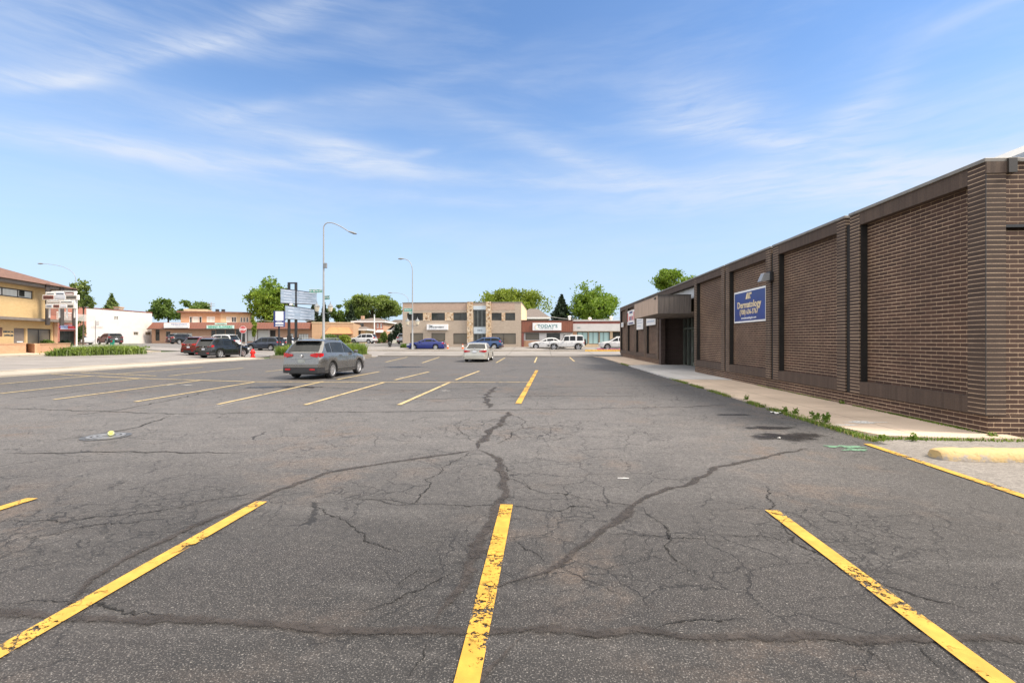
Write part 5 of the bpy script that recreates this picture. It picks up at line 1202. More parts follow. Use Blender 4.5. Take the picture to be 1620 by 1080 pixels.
mb = MB(); mb.box(wd0+.3, PJ+.06, zband1+.65, OV-.2, PJ+.13, zband1+.72)
for i in range(40): mb.box(wd0+.3+i*.15, PJ+.08, zband1, wd0+.33+i*.15, PJ+.11, zband1+.65)
part('balcony_railing', mb, 'white', B)
e0, hr = zf1+.02, fc.P(40, 428.5)[1]+.75; ru = fF.P(66, 450)[0]
mb = MB(); mb.add([(-.8, PJ-.25, e0), (OV+.3, PJ-.25, e0), (OV+.3, 10.5, e0), (-.8, 10.5, e0), (-.8, 3.6, hr), (min(ru, OV-2.2), 3.6, hr)], [(0, 1, 5, 4), (1, 2, 5), (2, 3, 4, 5), (3, 0, 4), (0, 3, 2, 1)]); part('roof', mb, 'shingle', B)
q = UP[0]; window(B, (q[0]+.01, q[1], q[2], q[3]), 'glassbright', 3, 'frame', y=.12, fw=.09)
dk = y2(395, 590, 490, 715); mb = MB(); mb.box(dk[0], .085, dk[1]+.05, dk[2], .112, dk[3]); part('open_pane', mb, 'glassdark', B)
mb = MB(); q = LO[0]; mb.box(q[0]+.02, .10, q[1], q[2]-.02, .16, q[3]-.02); d_ = part('door', mb, 'greyfascia', B); mb = MB(); mb.box(q[0]+.5, .085, q[3]-1.15, q[0]+1.15, .099, q[3]-1.06); mb.build('door_plate', M['signwhite'], d_)
window(B, LO[1], 'glassblind', 2, 'frame', y=.12, fw=.10)
text('lettering', 'MEDICAL', .20, M['ink'], B, y1_(145, 258, 146, 260)[0], y1_(145, 258, 146, 262)[3]-.05, -.006, sx=1.35, bold=.012)
text('lettering', 'OFFICES', .20, M['ink'], B, y1_(145, 258, 146, 260)[0], y1_(145, 258, 146, 262)[3]-.33, -.006, sx=1.35, bold=.012)
mb = MB(); mb.box(y1_(-60, 190, -50, 300)[0], .0, y1_(-60, 190, -50, 345)[1], y1_(35, 190, 38, 300)[0], -.02, y1_(-60, 190, -50, 300)[3]); part('brown_panel', mb, 'shingle', B)
# shop front beyond the yellow office
fc2 = Facade(93, 60, 121, 62, .6)
S2 = bldg('shop_building', 'dark shop front with red and blue sign band seen past the yellow office building', fc2, 'shop')
H2 = fc2.P(105, 500)[1]; op = fc2.R(94.5, 523.5, 118, 546); op = (op[0], .3, op[2], op[3])
mb = MB(); wall_open(mb, -3, fc2.w, -.5, H2, [op], .2); mb.quad((-3, 0, H2), (fc2.w, 0, H2), (fc2.w, 8, H2), (-3, 8, H2)); mb.quad((fc2.w, 0, -.5), (fc2.w, 8, -.5), (fc2.w, 8, H2), (fc2.w, 0, H2)); part('wall', mb, 'redbrick', S2); window(S2, op, 'glassdark', 3)
s_, w_, h_, y_ = sign('wall_sign', 'red and pale blue band sign over the dark shop front behind the yellow office', fc2, (93.5, 513.5, 118.5, 521.5), .15, face='pale', edge='red')
text('lettering', 'GYROS', .34, M['blueprint'], s_, w_*.25, h_*.5, y_, bold=.01); mb = MB(); mb.box(w_*.48, y_-.01, h_*.2, w_*.97, y_-.002, h_*.8); part('print', mb, 'red', s_)
# low planter walls before the yellow office
def planter(label, pts, h, m='orabrick'):
    c = Vector(pts[0]); o = thing('planter_wall', label, 'planter', (c.x, c.y, 0)); mb = MB(); cp = MB()
    for a, b in zip(pts[:-1], pts[1:]):
        a, b = Vector(a), Vector(b); d = (b-a); d.z = 0; d.normalize(); q = Vector((-d.y, d.x, 0))*.15
        P4 = [a-q, b-q, b+q, a+q]; z = min(a.z, b.z)
        mb.prism([(p.x-c.x, p.y-c.y) for p in P4], z-.3, z+h); cp.prism([(p.x-c.x, p.y-c.y) for p in [a-q*1.25, b-q*1.25, b+q*1.25, a+q*1.25]], z+h+.001, z+h+.07)
    part('brick_wall', mb, m, o); part('capping', cp, 'stucco', o); return o
def Gp(px, d): p = W(px, d); return p
planter('low orange brick planter wall left of the office steps', [Gp(-40, 34.5), Gp(37, 38.2), Gp(37.5, 40.0)], .82)
planter('low orange brick planter wall between the office steps and the grass strip', [Gp(42.5, 40.0), Gp(59, 38.6), Gp(108, 44.5)], .80)
# ------------------------------------------------------------------ street furniture
M['pole'] = mat('pale_lamp_pole', (.30, .305, .31), .5, .06, 2, metal=.2); M['lampglass'] = mat('lantern_glass', (.62, .56, .44), .25, .1); M['lampgrey'] = mat('lamp_head_grey', (.20, .21, .22), .5, .1)
M['streetgreen'] = mat('street_sign_green', (.008, .22, .16), .45, .1); M['hydred'] = mat('hydrant_red', (.62, .022, .018), .42, .12, 6); M['cone'] = mat('cone_orange', (.70, .13, .03), .5, .1)
def arc(p0, p1, p2, n=10):
    return [(1-t)**2*Vector(p0)+2*t*(1-t)*Vector(p1)+t*t*Vector(p2) for t in [i/n for i in range(n+1)]]
def street_lamp(label, px, d, top_py, tip_px, tip_py, lantern=None, base=None, headlen=.7, r0=.10):
    p = W(px, d) if base is None else Vector((W(px, d).x, W(px, d).y, base))
    o = thing('street_lamp', label, 'street lamp', p, YAW, 'cobra head street lamps along the streets')
    zt = zat(top_py, d)-p.z; dx = (tip_px-px)*d/F; ztip = zat(tip_py, d)-p.z
    zc = zt-(.8 if ztip < zt-.6 else 1.5) if abs(dx) < 4 else zt-2.0
    mb = MB(); mb.lathe([(r0*1.5, 0), (r0*1.5, .35), (r0*1.15, .42), (r0*.8, zc*.5), (r0*.55, zc)], 12); part('pole', mb, 'pole', o, 50)
    mb = MB(); sgn = 1 if dx > 0 else -1
    mb.tube(arc((0, 0, zc-.02), ((.10*dx if ztip < zt-.6 else 0), 0, zt+.25*(zt-ztip > 0)), (dx*.9, 0, ztip), 12), [r0*.5]*4+[r0*.42]*9, 8); part('arm', mb, 'pole', o, 50)
    ang = atan2(ztip-zt, abs(dx))*.6; h = MB()
    for k in range(7):
        pass
    ux = Vector((cos(ang)*sgn, 0, sin(ang))); uz = Vector((-sin(ang)*sgn, 0, cos(ang))); c0 = Vector((dx*.9, 0, ztip)); L_ = headlen
    vs = []
    for (u, hw, zu, zd) in ((-.05, .05, .05, -.05), (.15, .13, .09, -.07), (.55*L_, .17, .09, -.12), (.9*L_, .12, .04, -.08), (L_, .03, -.01, -.04)):
        q = c0+ux*u; vs += [q+Vector((0, -hw, 0))+uz*0, q+Vector((0, -hw*.5, 0))+uz*zu, q+Vector((0, hw*.5, 0))+uz*zu, q+Vector((0, hw, 0)), q+Vector((0, hw*.6, 0))+uz*zd, q+Vector((0, -hw*.6, 0))+uz*zd]
    h.add(vs, [(i*6+k, i*6+(k+1) % 6, (i+1)*6+(k+1) % 6, (i+1)*6+k) for i in range(4) for k in range(6)]+[(5, 4, 3, 2, 1, 0), (24, 25, 26, 27, 28, 29)]); part('lamp_head', h, 'lampgrey', o, 40)
    if lantern:
        lp, off = lantern; zl = zat(lp, d)-p.z
        mb = MB(); mb.tube([(-off, 0, zl-.25), (-off*.6, 0, zl-.42), (0, 0, zl-.30), (off*.6, 0, zl-.42), (off, 0, zl-.25)], .03, 6); part('lantern_arm', mb, 'lampgrey', o)
        for s_ in (-1, 1):
            mb = MB(); mb.lathe([(.10, -.25), (.16, -.20), (.26, .15), (.22, .24)], 8, (s_*off, 0, zl)); l = part('lantern', mb, 'lampglass', o)
            mb = MB(); mb.lathe([(.30, .24), (.24, .34), (.09, .48), (.05, .56), (.015, .75), (.001, .78)], 8, (s_*off, 0, zl)); mb.build('lantern_cap', M['lampgrey'], l)
            mb = MB(); mb.lathe([(.05, -.32), (.12, -.26), (.10, -.20)], 8, (s_*off, 0, zl)); mb.build('lantern_base', M['lampgrey'], l)
    return o, p
L1, p1 = street_lamp('tall street lamp with twin lanterns and green street signs rising behind the grey SUV', 512, 46.5, 346, 556.5, 366.5, (489, .64), base=0.15, headlen=.8, r0=.115)
L2, p2 = street_lamp('street lamp with twin lanterns and street signs in front of the tan office building', 652.5, 60, 411, 637, 409.5, (511, .62))
L3, p3 = street_lamp('street lamp with a long curved arm rising behind the left edge of the office building', 646, 88, 463, 617, 463, r0=.08)
L4, p4 = street_lamp('faint street lamp with long curved arm behind the yellow office roof', 120, 66, 420, 62, 417, r0=.07)
mb = MB(); mb.bbox(.06, -.12, zat(420, 46.5)-.15-.25, .32, .12, zat(416, 46.5)-.15, .03); part('camera_box', mb, 'lampgrey', L1)
def street_sign(label, px0, px1, py0, py1, d, yaw, s_, size, post=None):
    a = W(px0, d); z0, z1 = zat(py1, d), zat(py0, d); w_ = (px1-px0)*d/F/max(.3, cos(yaw))
    r = thing('street_name_sign', label, 'street sign', (a.x, a.y-.12, z0), YAW+yaw, 'green street name signs'); h = z1-z0
    mb = MB(); mb.bbox(0, -.012, 0, w_, .012, h, .006); part('blade', mb, 'streetgreen', r)
    mb = MB(); mb.box(.0, -.016, h-.03, w_, -.0125, h); mb.box(0, -.016, 0, w_, -.0125, .03); part('border', mb, 'signwhite', r)
    text('lettering', s_, size, M['signwhite'], r, w_/2, h/2, -.018, sx=.9, bold=.004)
street_sign('green street sign reading W 95TH ST on the left of the tall lamp pole', 490, 510.5, 457.5, 463.5, 46.4, 0, 'W 95TH ST', .27)
street_sign('green street sign turned edge-on to the right of the tall lamp pole', 514.5, 525, 468.0, 474.5, 46.3, R(-35), 'MAYFIELD', .20)
street_sign('pale green street sign on the left of the lamp before the office building', 639.5, 652, 487.5, 493, 59.8, 0, '95TH ST', .27)
street_sign('small green street sign below the pale one on the lamp before the office building', 647.5, 652.2, 493.4, 496.8, 59.7, 0, 'MAY', .15)
# stop sign
p = G(380.3, 565.2); d0 = depth(p); zs0 = zat(521.3, d0)-p.z
SS = thing('stop_sign', 'red octagonal STOP sign on a steel post beside the black SUV', 'stop sign', p, YAW)
mb = MB(); mb.box(-.035, .0, -.1, .035, .03, zs0+.2); SSp = part('post', mb, 'steel', SS); SSp.rotation_euler = (0, R(3.4), 0)
xo = (384.3-380.3)*d0/F
def octa(r, y0, y1):
    m_ = MB(); vs = [(xo+r*cos(pi/8+k*pi/4), y, zs0+r*sin(pi/8+k*pi/4)) for y in (y0, y1) for k in range(8)]
    m_.add(vs, [tuple(range(8)), tuple(range(8, 16))[::-1]]+[(k, (k+1) % 8, 8+(k+1) % 8, 8+k) for k in range(8)]); return m_
rr = 9.5/2*1.12*d0/F*1.14
part('sign_border', octa(rr, -.012, -.001), 'signwhite', SS); part('sign_face', octa(rr*.92, -.018, -.0125), 'red', SS); M['red2'] = M['red']
text('lettering', 'STOP', rr*.80, M['signwhite'], SS, xo, zs0, -.022, sx=.86, bold=.012)
# hydrants
def hydrant(name, label, p, s_=1.0, m='hydred'):
    o = thing(name, label, 'hydrant', p)
    mb = MB(); mb.lathe([(.001, 0), (.19, 0), (.19, .06), (.13, .07), (.125, .48), (.16, .49), (.16, .54), (.14, .55), (.13, .64), (.08, .72), (.03, .75), (.03, .80), (.001, .80)], 14); mb.v = [(x*s_*1.25, y*s_*1.25, z*s_) for x, y, z in mb.v]; part('barrel', mb, m, o, 40)
    for dx, dy, r_ in ((.20, 0, .06), (-.20, 0, .06), (0, -.22, .085)):
        q = MB(); q.tube([(dx*.4*s_, dy*.4*s_, .42*s_), (dx*1.2*s_, dy*1.2*s_, .42*s_)], r_*s_*1.2, 10); part('nozzle', q, m, o)
    return o
hydrant('fire_hydrant', 'red fire hydrant at the corner of the lot left of the island', G(399.8, 565.0), .98)
hydrant('bollard_hydrant', 'small dark hydrant on the far corner pavement by the office building', W(616.8, 66), 1.15, 'black')
# traffic cones
for px, d, lb in ((708.3, 61, 'orange traffic cone with white collar behind the blue sedan'), (732, 60.6, 'orange traffic cone with white collar near the silver sedan')):
    o = thing('traffic_cone', lb, 'traffic cone', W(px, d), .3, 'traffic cones at the kerb')
    mb = MB(); mb.bbox(-.21, -.21, 0, .21, .21, .04, .01); part('base', mb, 'cone', o)
    mb = MB(); mb.lathe([(.17, .04), (.105, .36)], 14); mb.lathe([(.062, .58), (.03, .74), (.001, .745)], 14); part('cone', mb, 'cone', o, 40)
    mb = MB(); mb.lathe([(.107, .36), (.064, .58)], 14); part('reflective_collar', mb, 'white', o, 40)
# planted island
isl = [(-24.6, 42.2), (-24.3, 41.8), (-17.4, 43.4), (-16.9, 44.2), (-16.9, 47.0), (-24.2, 47.0), (-24.6, 46.6)]
IS = thing('planter_island', 'low concrete kerbed island planted with grasses behind the grey SUV', 'traffic island', (-20.7, 44.5, 0))
mb = MB(); mb.prism([(x+20.7, y-44.5) for x, y in isl], 0, .26); M['islkerb'] = concrete_mat('stained_island_kerb', (.23, .20, .165), 0, .9, .5); part('kerb_block', mb, 'islkerb', IS)
mb = MB(); mb.prism([(-20.7+20.7+(x+20.7)*.95, (y-44.5)*.92) for x, y in isl], .27, .30); part('planting_soil', mb, 'soil', IS)
M['tenant'] = mat('pale_blue_tenant_panel', (.25, .315, .41), .4, .06); M['tenantb'] = mat('pale_tenant_panel', (.29, .35, .44), .4, .1)
# pylon sign with two dark posts and white tenant panels
pp = W(462, 46.6); pp.z = .25; d0 = 46.6; k = d0/F
PY = thing('pylon_sign', 'tall pylon sign with two dark posts and white tenant panels rising from the planted island', 'sign', pp, YAW)
lx = lambda px: (px-462)*k
lz = lambda py: zat(py, d0)-.25
mb = MB(); mb.box(lx(455.6), -.10, 0, lx(458.8), .10, lz(446.6)); part('post', mb, 'black', PY)
mb = MB(); mb.box(lx(466.6), -.10, 0, lx(469.9), .10, lz(446.6)); part('post', mb, 'black', PY)
mb = MB(); mb.box(lx(458.8), -.09, lz(448.8), lx(466.6), .09, lz(446.7)); part('crossbar', mb, 'black', PY)
for x0, x1, y0, y1, rows in ((448.3, 495.0, 457.3, 480.0, 5), (455.5, 491.0, 483.5, 505.0, 4)):
    mb = MB(); n0 = Vector((lx(x0), -.55, 0)); n1 = Vector((lx(x1), .9, 0))
    vs = []
    dy0 = (0, 0); za0, za1, zb0_, zb1_ = lz(y0), lz(y1), lz(y0+5.0), lz(y1+1.0)
    def slabp(u0, u1, f0, f1, off, th, m_, nm):
        q = MB(); a = n0+(n1-n0)*u0; b = n0+(n1-n0)*u1; nv = Vector((n1.y-n0.y, -(n1.x-n0.x), 0)).normalized()
        Z0 = lambda u, f: (za1+(zb1_-za1)*u)*(1-f)+(za0+(zb0_-za0)*u)*f
        pts_ = [(a, Z0(u0, f0)), (b, Z0(u1, f0)), (b, Z0(u1, f1)), (a, Z0(u0, f1))]
        v_ = [(p.x+nv.x*off, p.y+nv.y*off, z) for p, z in pts_]+[(p.x+nv.x*(off+th), p.y+nv.y*(off+th), z) for p, z in pts_]
        q.add(v_, [(0, 1, 2, 3), (4, 7, 6, 5), (0, 4, 5, 1), (1, 5, 6, 2), (2, 6, 7, 3), (3, 7, 4, 0)]); return part(nm, q, m_, PY)
    cabm = slabp(0, 1, 0, 1, -.12, .24, 'tenantb', 'cabinet')
    for r_ in range(rows):
        f0 = r_/rows+.02; f1 = (r_+1)/rows-.02
        q = slabp(.01, .99, f0, f1, .121, .012, 'tenant' if r_ % 2 else 'tenantb', 'tenant_panel')
        for (ua, ub_) in ((.08, .30), (.50, .88)) if r_ != 2 else ((.08, .26), (.52, .76)):
            slabp(ua, ub_, f0+(f1-f0)*.30, f0+(f1-f0)*.62, .134, .006, 'pale', 'print')
    for f in (0, 1): slabp(0, 1, f-.02, f+.02, -.13, .28, 'frame', 'trim')
mb = MB(); mb.lathe([(.001, -.08), (lx(464.5)-lx(462), -.06), (lx(464.5)-lx(462), .06), (.001, .08)], 20, axis='y'); mb.v = [(x+lx(462.5), y-.3, z*.7+lz(482.0)) for x, y, z in mb.v]; part('oval_plaque', mb, 'signwhite', PY)
mb = MB(); mb.bbox(lx(464), -.4, .0, lx(472), .3, lz(530)-.2, .03); mb.v = [(x, y+.5, z) for x, y, z in mb.v]; part('junction_box', mb, 'black', PY)
mb = MB(); mb.box(lx(455.0), -.16, 0, lx(460.5), .16, lz(531)); part('post_casing', mb, 'black', PY)
# small blue and white cabinet sign
pb = W(441, 54); d0 = 54; k = d0/F; BS = thing('cabinet_sign', 'blue and white lit cabinet sign on a single dark post left of the pylon', 'sign', pb, YAW+R(8)); lz = lambda py: zat(py, d0)-pb.z
mb = MB(); mb.bbox(-8*k*.95, -.05, lz(517), 7.5*k, .45, lz(492), .02); part('cabinet', mb, 'navy', BS)
mb = MB(); mb.box(-4.7*k, -.065, lz(515.8), 7.2*k, -.051, lz(492.6)); part('sign_face', mb, 'signwhite', BS)
mb = MB(); mb.box(-4.7*k, -.075, lz(509.8), 7.2*k, -.066, lz(507)); mb.box(-4.7*k, -.075, lz(514.2), 7.2*k, -.066, lz(512.7)); part('blue_band', mb, 'signblue', BS)
text('lettering', 'Dental', .20, M['signwhite'], BS, 1.2*k, lz(508.4), -.080)
mb = MB(); mb.box(-1.5*k, .1, 0, .5*k, .3, lz(517)); part('post', mb, 'black', BS)
# cluster sign in front of the yellow office
d0 = 40.4; k = d0/F; pc = W(98, d0); CS_ = thing('directory_sign', 'cluster of white framed tenant boards on posts before the yellow office building', 'sign', pc, YAW); lz = lambda py: zat(py, d0)-pc.z; lx = lambda px: (px-98)*k
rows = [(460.5, 464, 82, 122, 2), (462, 468, 73, 121, 3), (466.5, 474.3, 68.5, 125.5, 3), (475, 480.5, 75.5, 120, 2), (481, 487.8, 74, 121.5, 4)]
for px in (76.5, 92, 104, 116.5, 119.5):
    mb = MB(); mb.box(lx(px)-.035, .05, 0 if px > 118 else lz(502.6), lx(px)+.035, .15, lz(470)); part('post', mb, 'white', CS_)
for i, (ya, yb, xa, xb, n_) in enumerate(rows):
    dz = .0
    mb = MB(); mb.bbox(lx(xa), -.06-.02*i, lz(yb+.2), lx(xb), .05, lz(ya), .03); bo = part('board', mb, 'white', CS_)
    for j in range(n_):
        a = xa+2+(xb-xa-3)*j/n_; b_ = xa+(xb-xa-3)*(j+1)/n_
        mb = MB(); mb.box(lx(a), -.075-.02*i, lz(yb-1.2), lx(b_), -.061-.02*i, lz(ya+1.2)); mb.build('board_panel', M[('pale', 'greyfascia', 'signwhite', 'pale', 'maroontrim')[(i*2+j) % 5]], bo)
        mb = MB(); mb.box(lx(a+.8), -.085-.02*i, lz((ya+yb)/2+.7), lx(b_-1.2), -.0755-.02*i, lz((ya+yb)/2-.5)); mb.build('print', M['ink' if (i+j) % 3 else 'signwhite'], bo)
# grey parking sign post and green utility marker in the grass strip
d0 = 45; pn = W(151, d0); NP = thing('parking_sign', 'thin steel post with a white parking notice before the white building', 'sign', pn, YAW); lz = lambda py: zat(py, d0)-pn.z
mb = MB(); mb.box(-.025, -.02, 0, .025, .02, lz(507)); part('post', mb, 'steel', NP)
mb = MB(); mb.box(.03, -.03, lz(514.5), .36, -.021, lz(507.5)); part('notice_plate', mb, 'signwhite', NP); mb = MB(); mb.box(.08, -.036, lz(513.8), .33, -.0305, lz(512.9)); mb.box(.08, -.036, lz(510.2), .33, -.0305, lz(509.3)); part('print', mb, 'pale', NP)
pn = W(179.5, 43); UM = thing('utility_marker', 'green utility marker post at the right end of the tall grass strip', 'marker post', pn, YAW); mb = MB(); mb.box(-.05, -.05, 0, .05, .05, zat(537.5, 43)-pn.z); part('post', mb, 'streetgreen', UM); mb = MB(); mb.bbox(-.22, -.12, .55, -.051, .12, .95, .02); part('marker_box', mb, 'streetgreen', UM)
# overhead mast and chimney-like mast behind the flats
pm = W(334, 112); MS = thing('radio_mast', 'thin antenna mast standing behind the flats roof', 'mast', pm); mb = MB(); mb.tube([(0, 0, 0), (0, 0, zat(478, 112)-pm.z)], .12, 6); part('mast', mb, 'steel', MS)
for py in (480.5, 484): mb = MB(); mb.tube([(-.9, 0, zat(py, 112)-pm.z), (.9, 0, zat(py, 112)-pm.z)], .06, 5); part('antenna_arm', mb, 'steel', MS)
pm = W(392, 108); MS = thing('flue_pipe', 'short dark flue pipe on the right end of the flats roof', 'flue', (pm.x, pm.y, 5.5)); mb = MB(); mb.tube([(0, 0, 0), (0, 0, zat(487, 108)-5.5)], .09, 8); part('pipe', mb, 'black', MS); mb = MB(); mb.lathe([(.17, 0), (.001, .18)], 8, (0, 0, zat(487, 108)-5.5)); part('cap', mb, 'black', MS)
pm = W(592.3, 92); MS = thing('utility_pole', 'thin pale utility pole in front of the brown brick house', 'pole', pm); mb = MB(); mb.lathe([(.14, 0), (.10, zat(499.5, 92)-pm.z)], 10); part('pole', mb, 'white', MS); mb = MB(); mb.lathe([(.16, 0), (.14, .2), (.001, .3)], 10, (0, 0, zat(499.5, 92)-pm.z)); part('cap', mb, 'steel', MS)
for x0, y0_, x1, y1_, d_, lb in ((402, 504.5, 500, 506, 96, 'thin pale overhead wire crossing in front of the big bright tree'), (868, 500.5, 990, 501.5, 80, 'thin overhead wire crossing the trees behind the pale shop')):
    a, b = W(x0, d_), W(x1, d_); a.z, b.z = zat(y0_, d_), zat(y1_, d_); m_ = (a+b)/2; w_ = MB(); w_.tube([a-m_+(b-a)*q+Vector((0, 0, -.5*4*q*(1-q))) for q in [i/12 for i in range(13)]], .035, 6); o = w_.build('overhead_wire', M['pole'], None, m_); tag(o, lb, 'wire')
# storm drain and tennis ball, litter
pd = G(168, 690.5)
M['castdark'] = mat('dark_cast_iron', (.10, .098, .095), .5, .2, 12, metal=.4)
SD = thing('drain_cover', 'round cast iron drain cover with slotted rings sunk in the asphalt', 'drain cover', (pd.x, pd.y, .004)); rad = .30
mb = MB(); mb.lathe([(.001, .004), (rad, .004), (rad+.03, .012), (rad+.06, .004)], 40); part('cover', mb, 'castdark', SD, 40)
M['iron'] = mat('worn_cast_iron', (.26, .255, .25), .45, .2, 12, metal=.5)
for r0, r1 in ((.06, .11), (.14, .19), (.22, .275)):
    mb = MB(); n_ = 36
    for k_ in range(n_):
        if False: continue
        a0, a1 = 2*pi*k_/n_, 2*pi*(k_+1)/n_
        mb.add([(r*cos(a), r*sin(a), z) for z in (.0045, .016) for r, a in ((r0, a0), (r1, a0), (r1, a1), (r0, a1))], [(4, 5, 6, 7), (0, 1, 5, 4), (1, 2, 6, 5), (2, 3, 7, 6), (3, 0, 4, 7)])
    part('ring', mb, 'iron', SD)
pt = G(175.5, 691.5)
M['tennis'] = mat('tennis_ball_felt', (.50, .53, .13), .95, .12, 30)
TB = thing('tennis_ball', 'yellow green tennis ball resting on the drain cover', 'ball', (pt.x, pt.y, .02)); mb = MB(); mb.ball((0, 0, .047), .047, 20); part('felt', mb, 'tennis', TB, 180)
mb = MB(); mb.tube([(.045*cos(a)*cos(.55*sin(2*a)), .045*sin(a)*cos(.55*sin(2*a)), .047+.046*sin(.55*sin(2*a))) for a in [2*pi*i/40 for i in range(41)]], .004, 5, cap=False); part('seam', mb, 'white', TB)
def litter(name, label, px, py, sx_, sy_, h, rz, m='white', cat='litter'):
    p = G(px, py); mb = MB(); rg = random.Random(int(px)); vs = []; n_ = 5
    for j in range(n_):
        for i in range(n_):
            vs.append((sx_*(i/(n_-1)-.5), sy_*(j/(n_-1)-.5), .006+h*abs(rg.gauss(0, .5))))
    o = len(vs); vs += [(x, y, max(.003, z-.006)) for x, y, z in vs]
    fs = [(j*n_+i, j*n_+i+1, (j+1)*n_+i+1, (j+1)*n_+i) for j in range(n_-1) for i in range(n_-1)]; fs += [tuple(q+o for q in f[::-1]) for f in fs]
    mb.add(vs, fs); o_ = mb.build(name, M[m], None, (p.x, p.y, 0), rz); return tag(o_, label, cat)
litter('paper_strip', 'white paper strip lying flat on the open asphalt', 986, 756.5, .135, .014, .004, .05)
litter('paper_scrap', 'crumpled white paper scrap in the weeds at the sidewalk edge', 1227, 653.5, .20, .14, .05, .4)
litter('paper_scrap', 'tiny pale scrap on the damp dark patch', 1232, 693, .06, .05, .02, .4, 'offwhite')
# ------------------------------------------------------------------ trees and plants
M['bark'] = mat('tree_bark', (.085, .065, .05), .9, .3, 6, bump=.5, bscale=14)
M['leafbright'] = leafmat('leaves_bright_green', (.070, .130, .014), (.225, .315, .045)); M['leafmid'] = leafmat('leaves_mid_green', (.052, .096, .020), (.170, .240, .055)); M['leafdark'] = leafmat('needles_dark_green', (.012, .026, .014), (.042, .066, .034), .15)
M['leafolive'] = leafmat('leaves_olive', (.06, .10, .026), (.21, .26, .08)); M['leafopen'] = leafmat('leaves_open_crown', (.08, .125, .03), (.28, .34, .11), .45); M['leafyel'] = leafmat('leaves_yellow_green', (.095, .14, .016), (.27, .32, .05)); M['grass'] = leafmat('grass_blades', (.075, .13, .018), (.26, .33, .075)); M['grasspale'] = leafmat('pale_seed_grass', (.14, .20, .08), (.38, .42, .23))
M['weed'] = leafmat('weed_leaves', (.05, .10, .012), (.20, .28, .05)); M['drygrass'] = leafmat('dry_grass', (.22, .19, .08), (.36, .32, .14)); M['shrubred'] = leafmat('red_green_shrub', (.08, .05, .02), (.16, .14, .05)); M['flower'] = leafmat('pink_flowers', (.45, .10, .20), (.70, .35, .45), .1)
def leaf(mb, p, s_, rg, up=.3, asp=1.7):
    n = Vector((rg.gauss(0, 1), rg.gauss(0, 1), rg.gauss(0, 1)+up)).normalized(); a = n.orthogonal().normalized(); a = Matrix.Rotation(rg.uniform(0, 6.28), 3, n) @ a; b = n.cross(a)
    a *= s_*.5*asp; b *= s_*.5
    o = len(mb.v); mb.v += [tuple(p-a), tuple(p-b*.9-a*.1+n*s_*.12), tuple(p+a), tuple(p+b*.9-a*.1+n*s_*.12)]; mb.f.append((o, o+1, o+2, o+3)); mb.m.append(0)
def tree(name, label, px0, px1, top_py, bot_py, d, leafm, n=5000, s_=.34, seed=0, nl=20, group=None, base=None, rad=.22, dz=1.0, gap=.75, trunk=True, rl=(.16, .38)):
    pc = W((px0+px1)/2, d); 
    if base is not None: pc.z = base
    o = thing(name, label, 'tree', pc, 0, group); rg = random.Random(seed)
    Rw = (px1-px0)*d/F/2*1.12; zt = zat(top_py, d)-pc.z+.2; zb_ = zat(bot_py, d)-pc.z; cz = (zt+zb_)/2; Rz = (zt-zb_)/2
    lobes = []
    for i in range(nl):
        for _ in range(60):
            v = Vector((rg.uniform(-1, 1), rg.uniform(-1, 1), rg.uniform(-1, 1)))
            if .25 < v.length < 1: break
        # crowns are fuller at the bottom third and domed on top
        r = rg.uniform(*rl); v = v*(1-r*.85)
        if v.z < 0: v.z *= .8
        lobes.append((Vector((v.x*Rw, v.y*Rw, cz+v.z*Rz)), r))
    mb = MB(); n = int(n*1.9); s_ *= .72
    for i in range(n):
        c, r = lobes[min(nl-1, int(rg.random()*nl))]
        u = Vector((rg.gauss(0, 1), rg.gauss(0, 1), rg.gauss(0, 1))).normalized()
        q = r*(rg.random()**.45)*(1.08 if rg.random() < .85 else 1.35)*(1+.42*mnoise.noise(u*2.3+c*.7))
        p = c+Vector((u.x*Rw*q, u.y*Rw*q, u.z*Rz*q*1.05))
        if mnoise.noise(p*(1.1/max(.6, Rw*.32))+Vector((seed, 0, 0))) < -.30*gap+ -.08: continue
        leaf(mb, p, s_*rg.uniform(.6, 1.3), rg)
    part('crown', mb, leafm, o)
    if trunk:
        tb = MB(); tb.tube([(0, 0, -.2), (.05, 0, zb_*.5+.2), (.0, .05, cz-Rz*.2), (.1, 0, cz+Rz*.4)], [rad*1.4, rad, rad*.75, rad*.25], 9)
        for c, r in lobes[:12]: tb.tube([Vector((0, 0, max(.3, min(cz-Rz*.35, c.z-1.0)))), Vector((c.x*.5, c.y*.5, (c.z+cz-Rz*.3)/2)), c], [rad*.5, rad*.32, rad*.10], 6)
        part('trunk', tb, 'bark', o, 60)
    return o
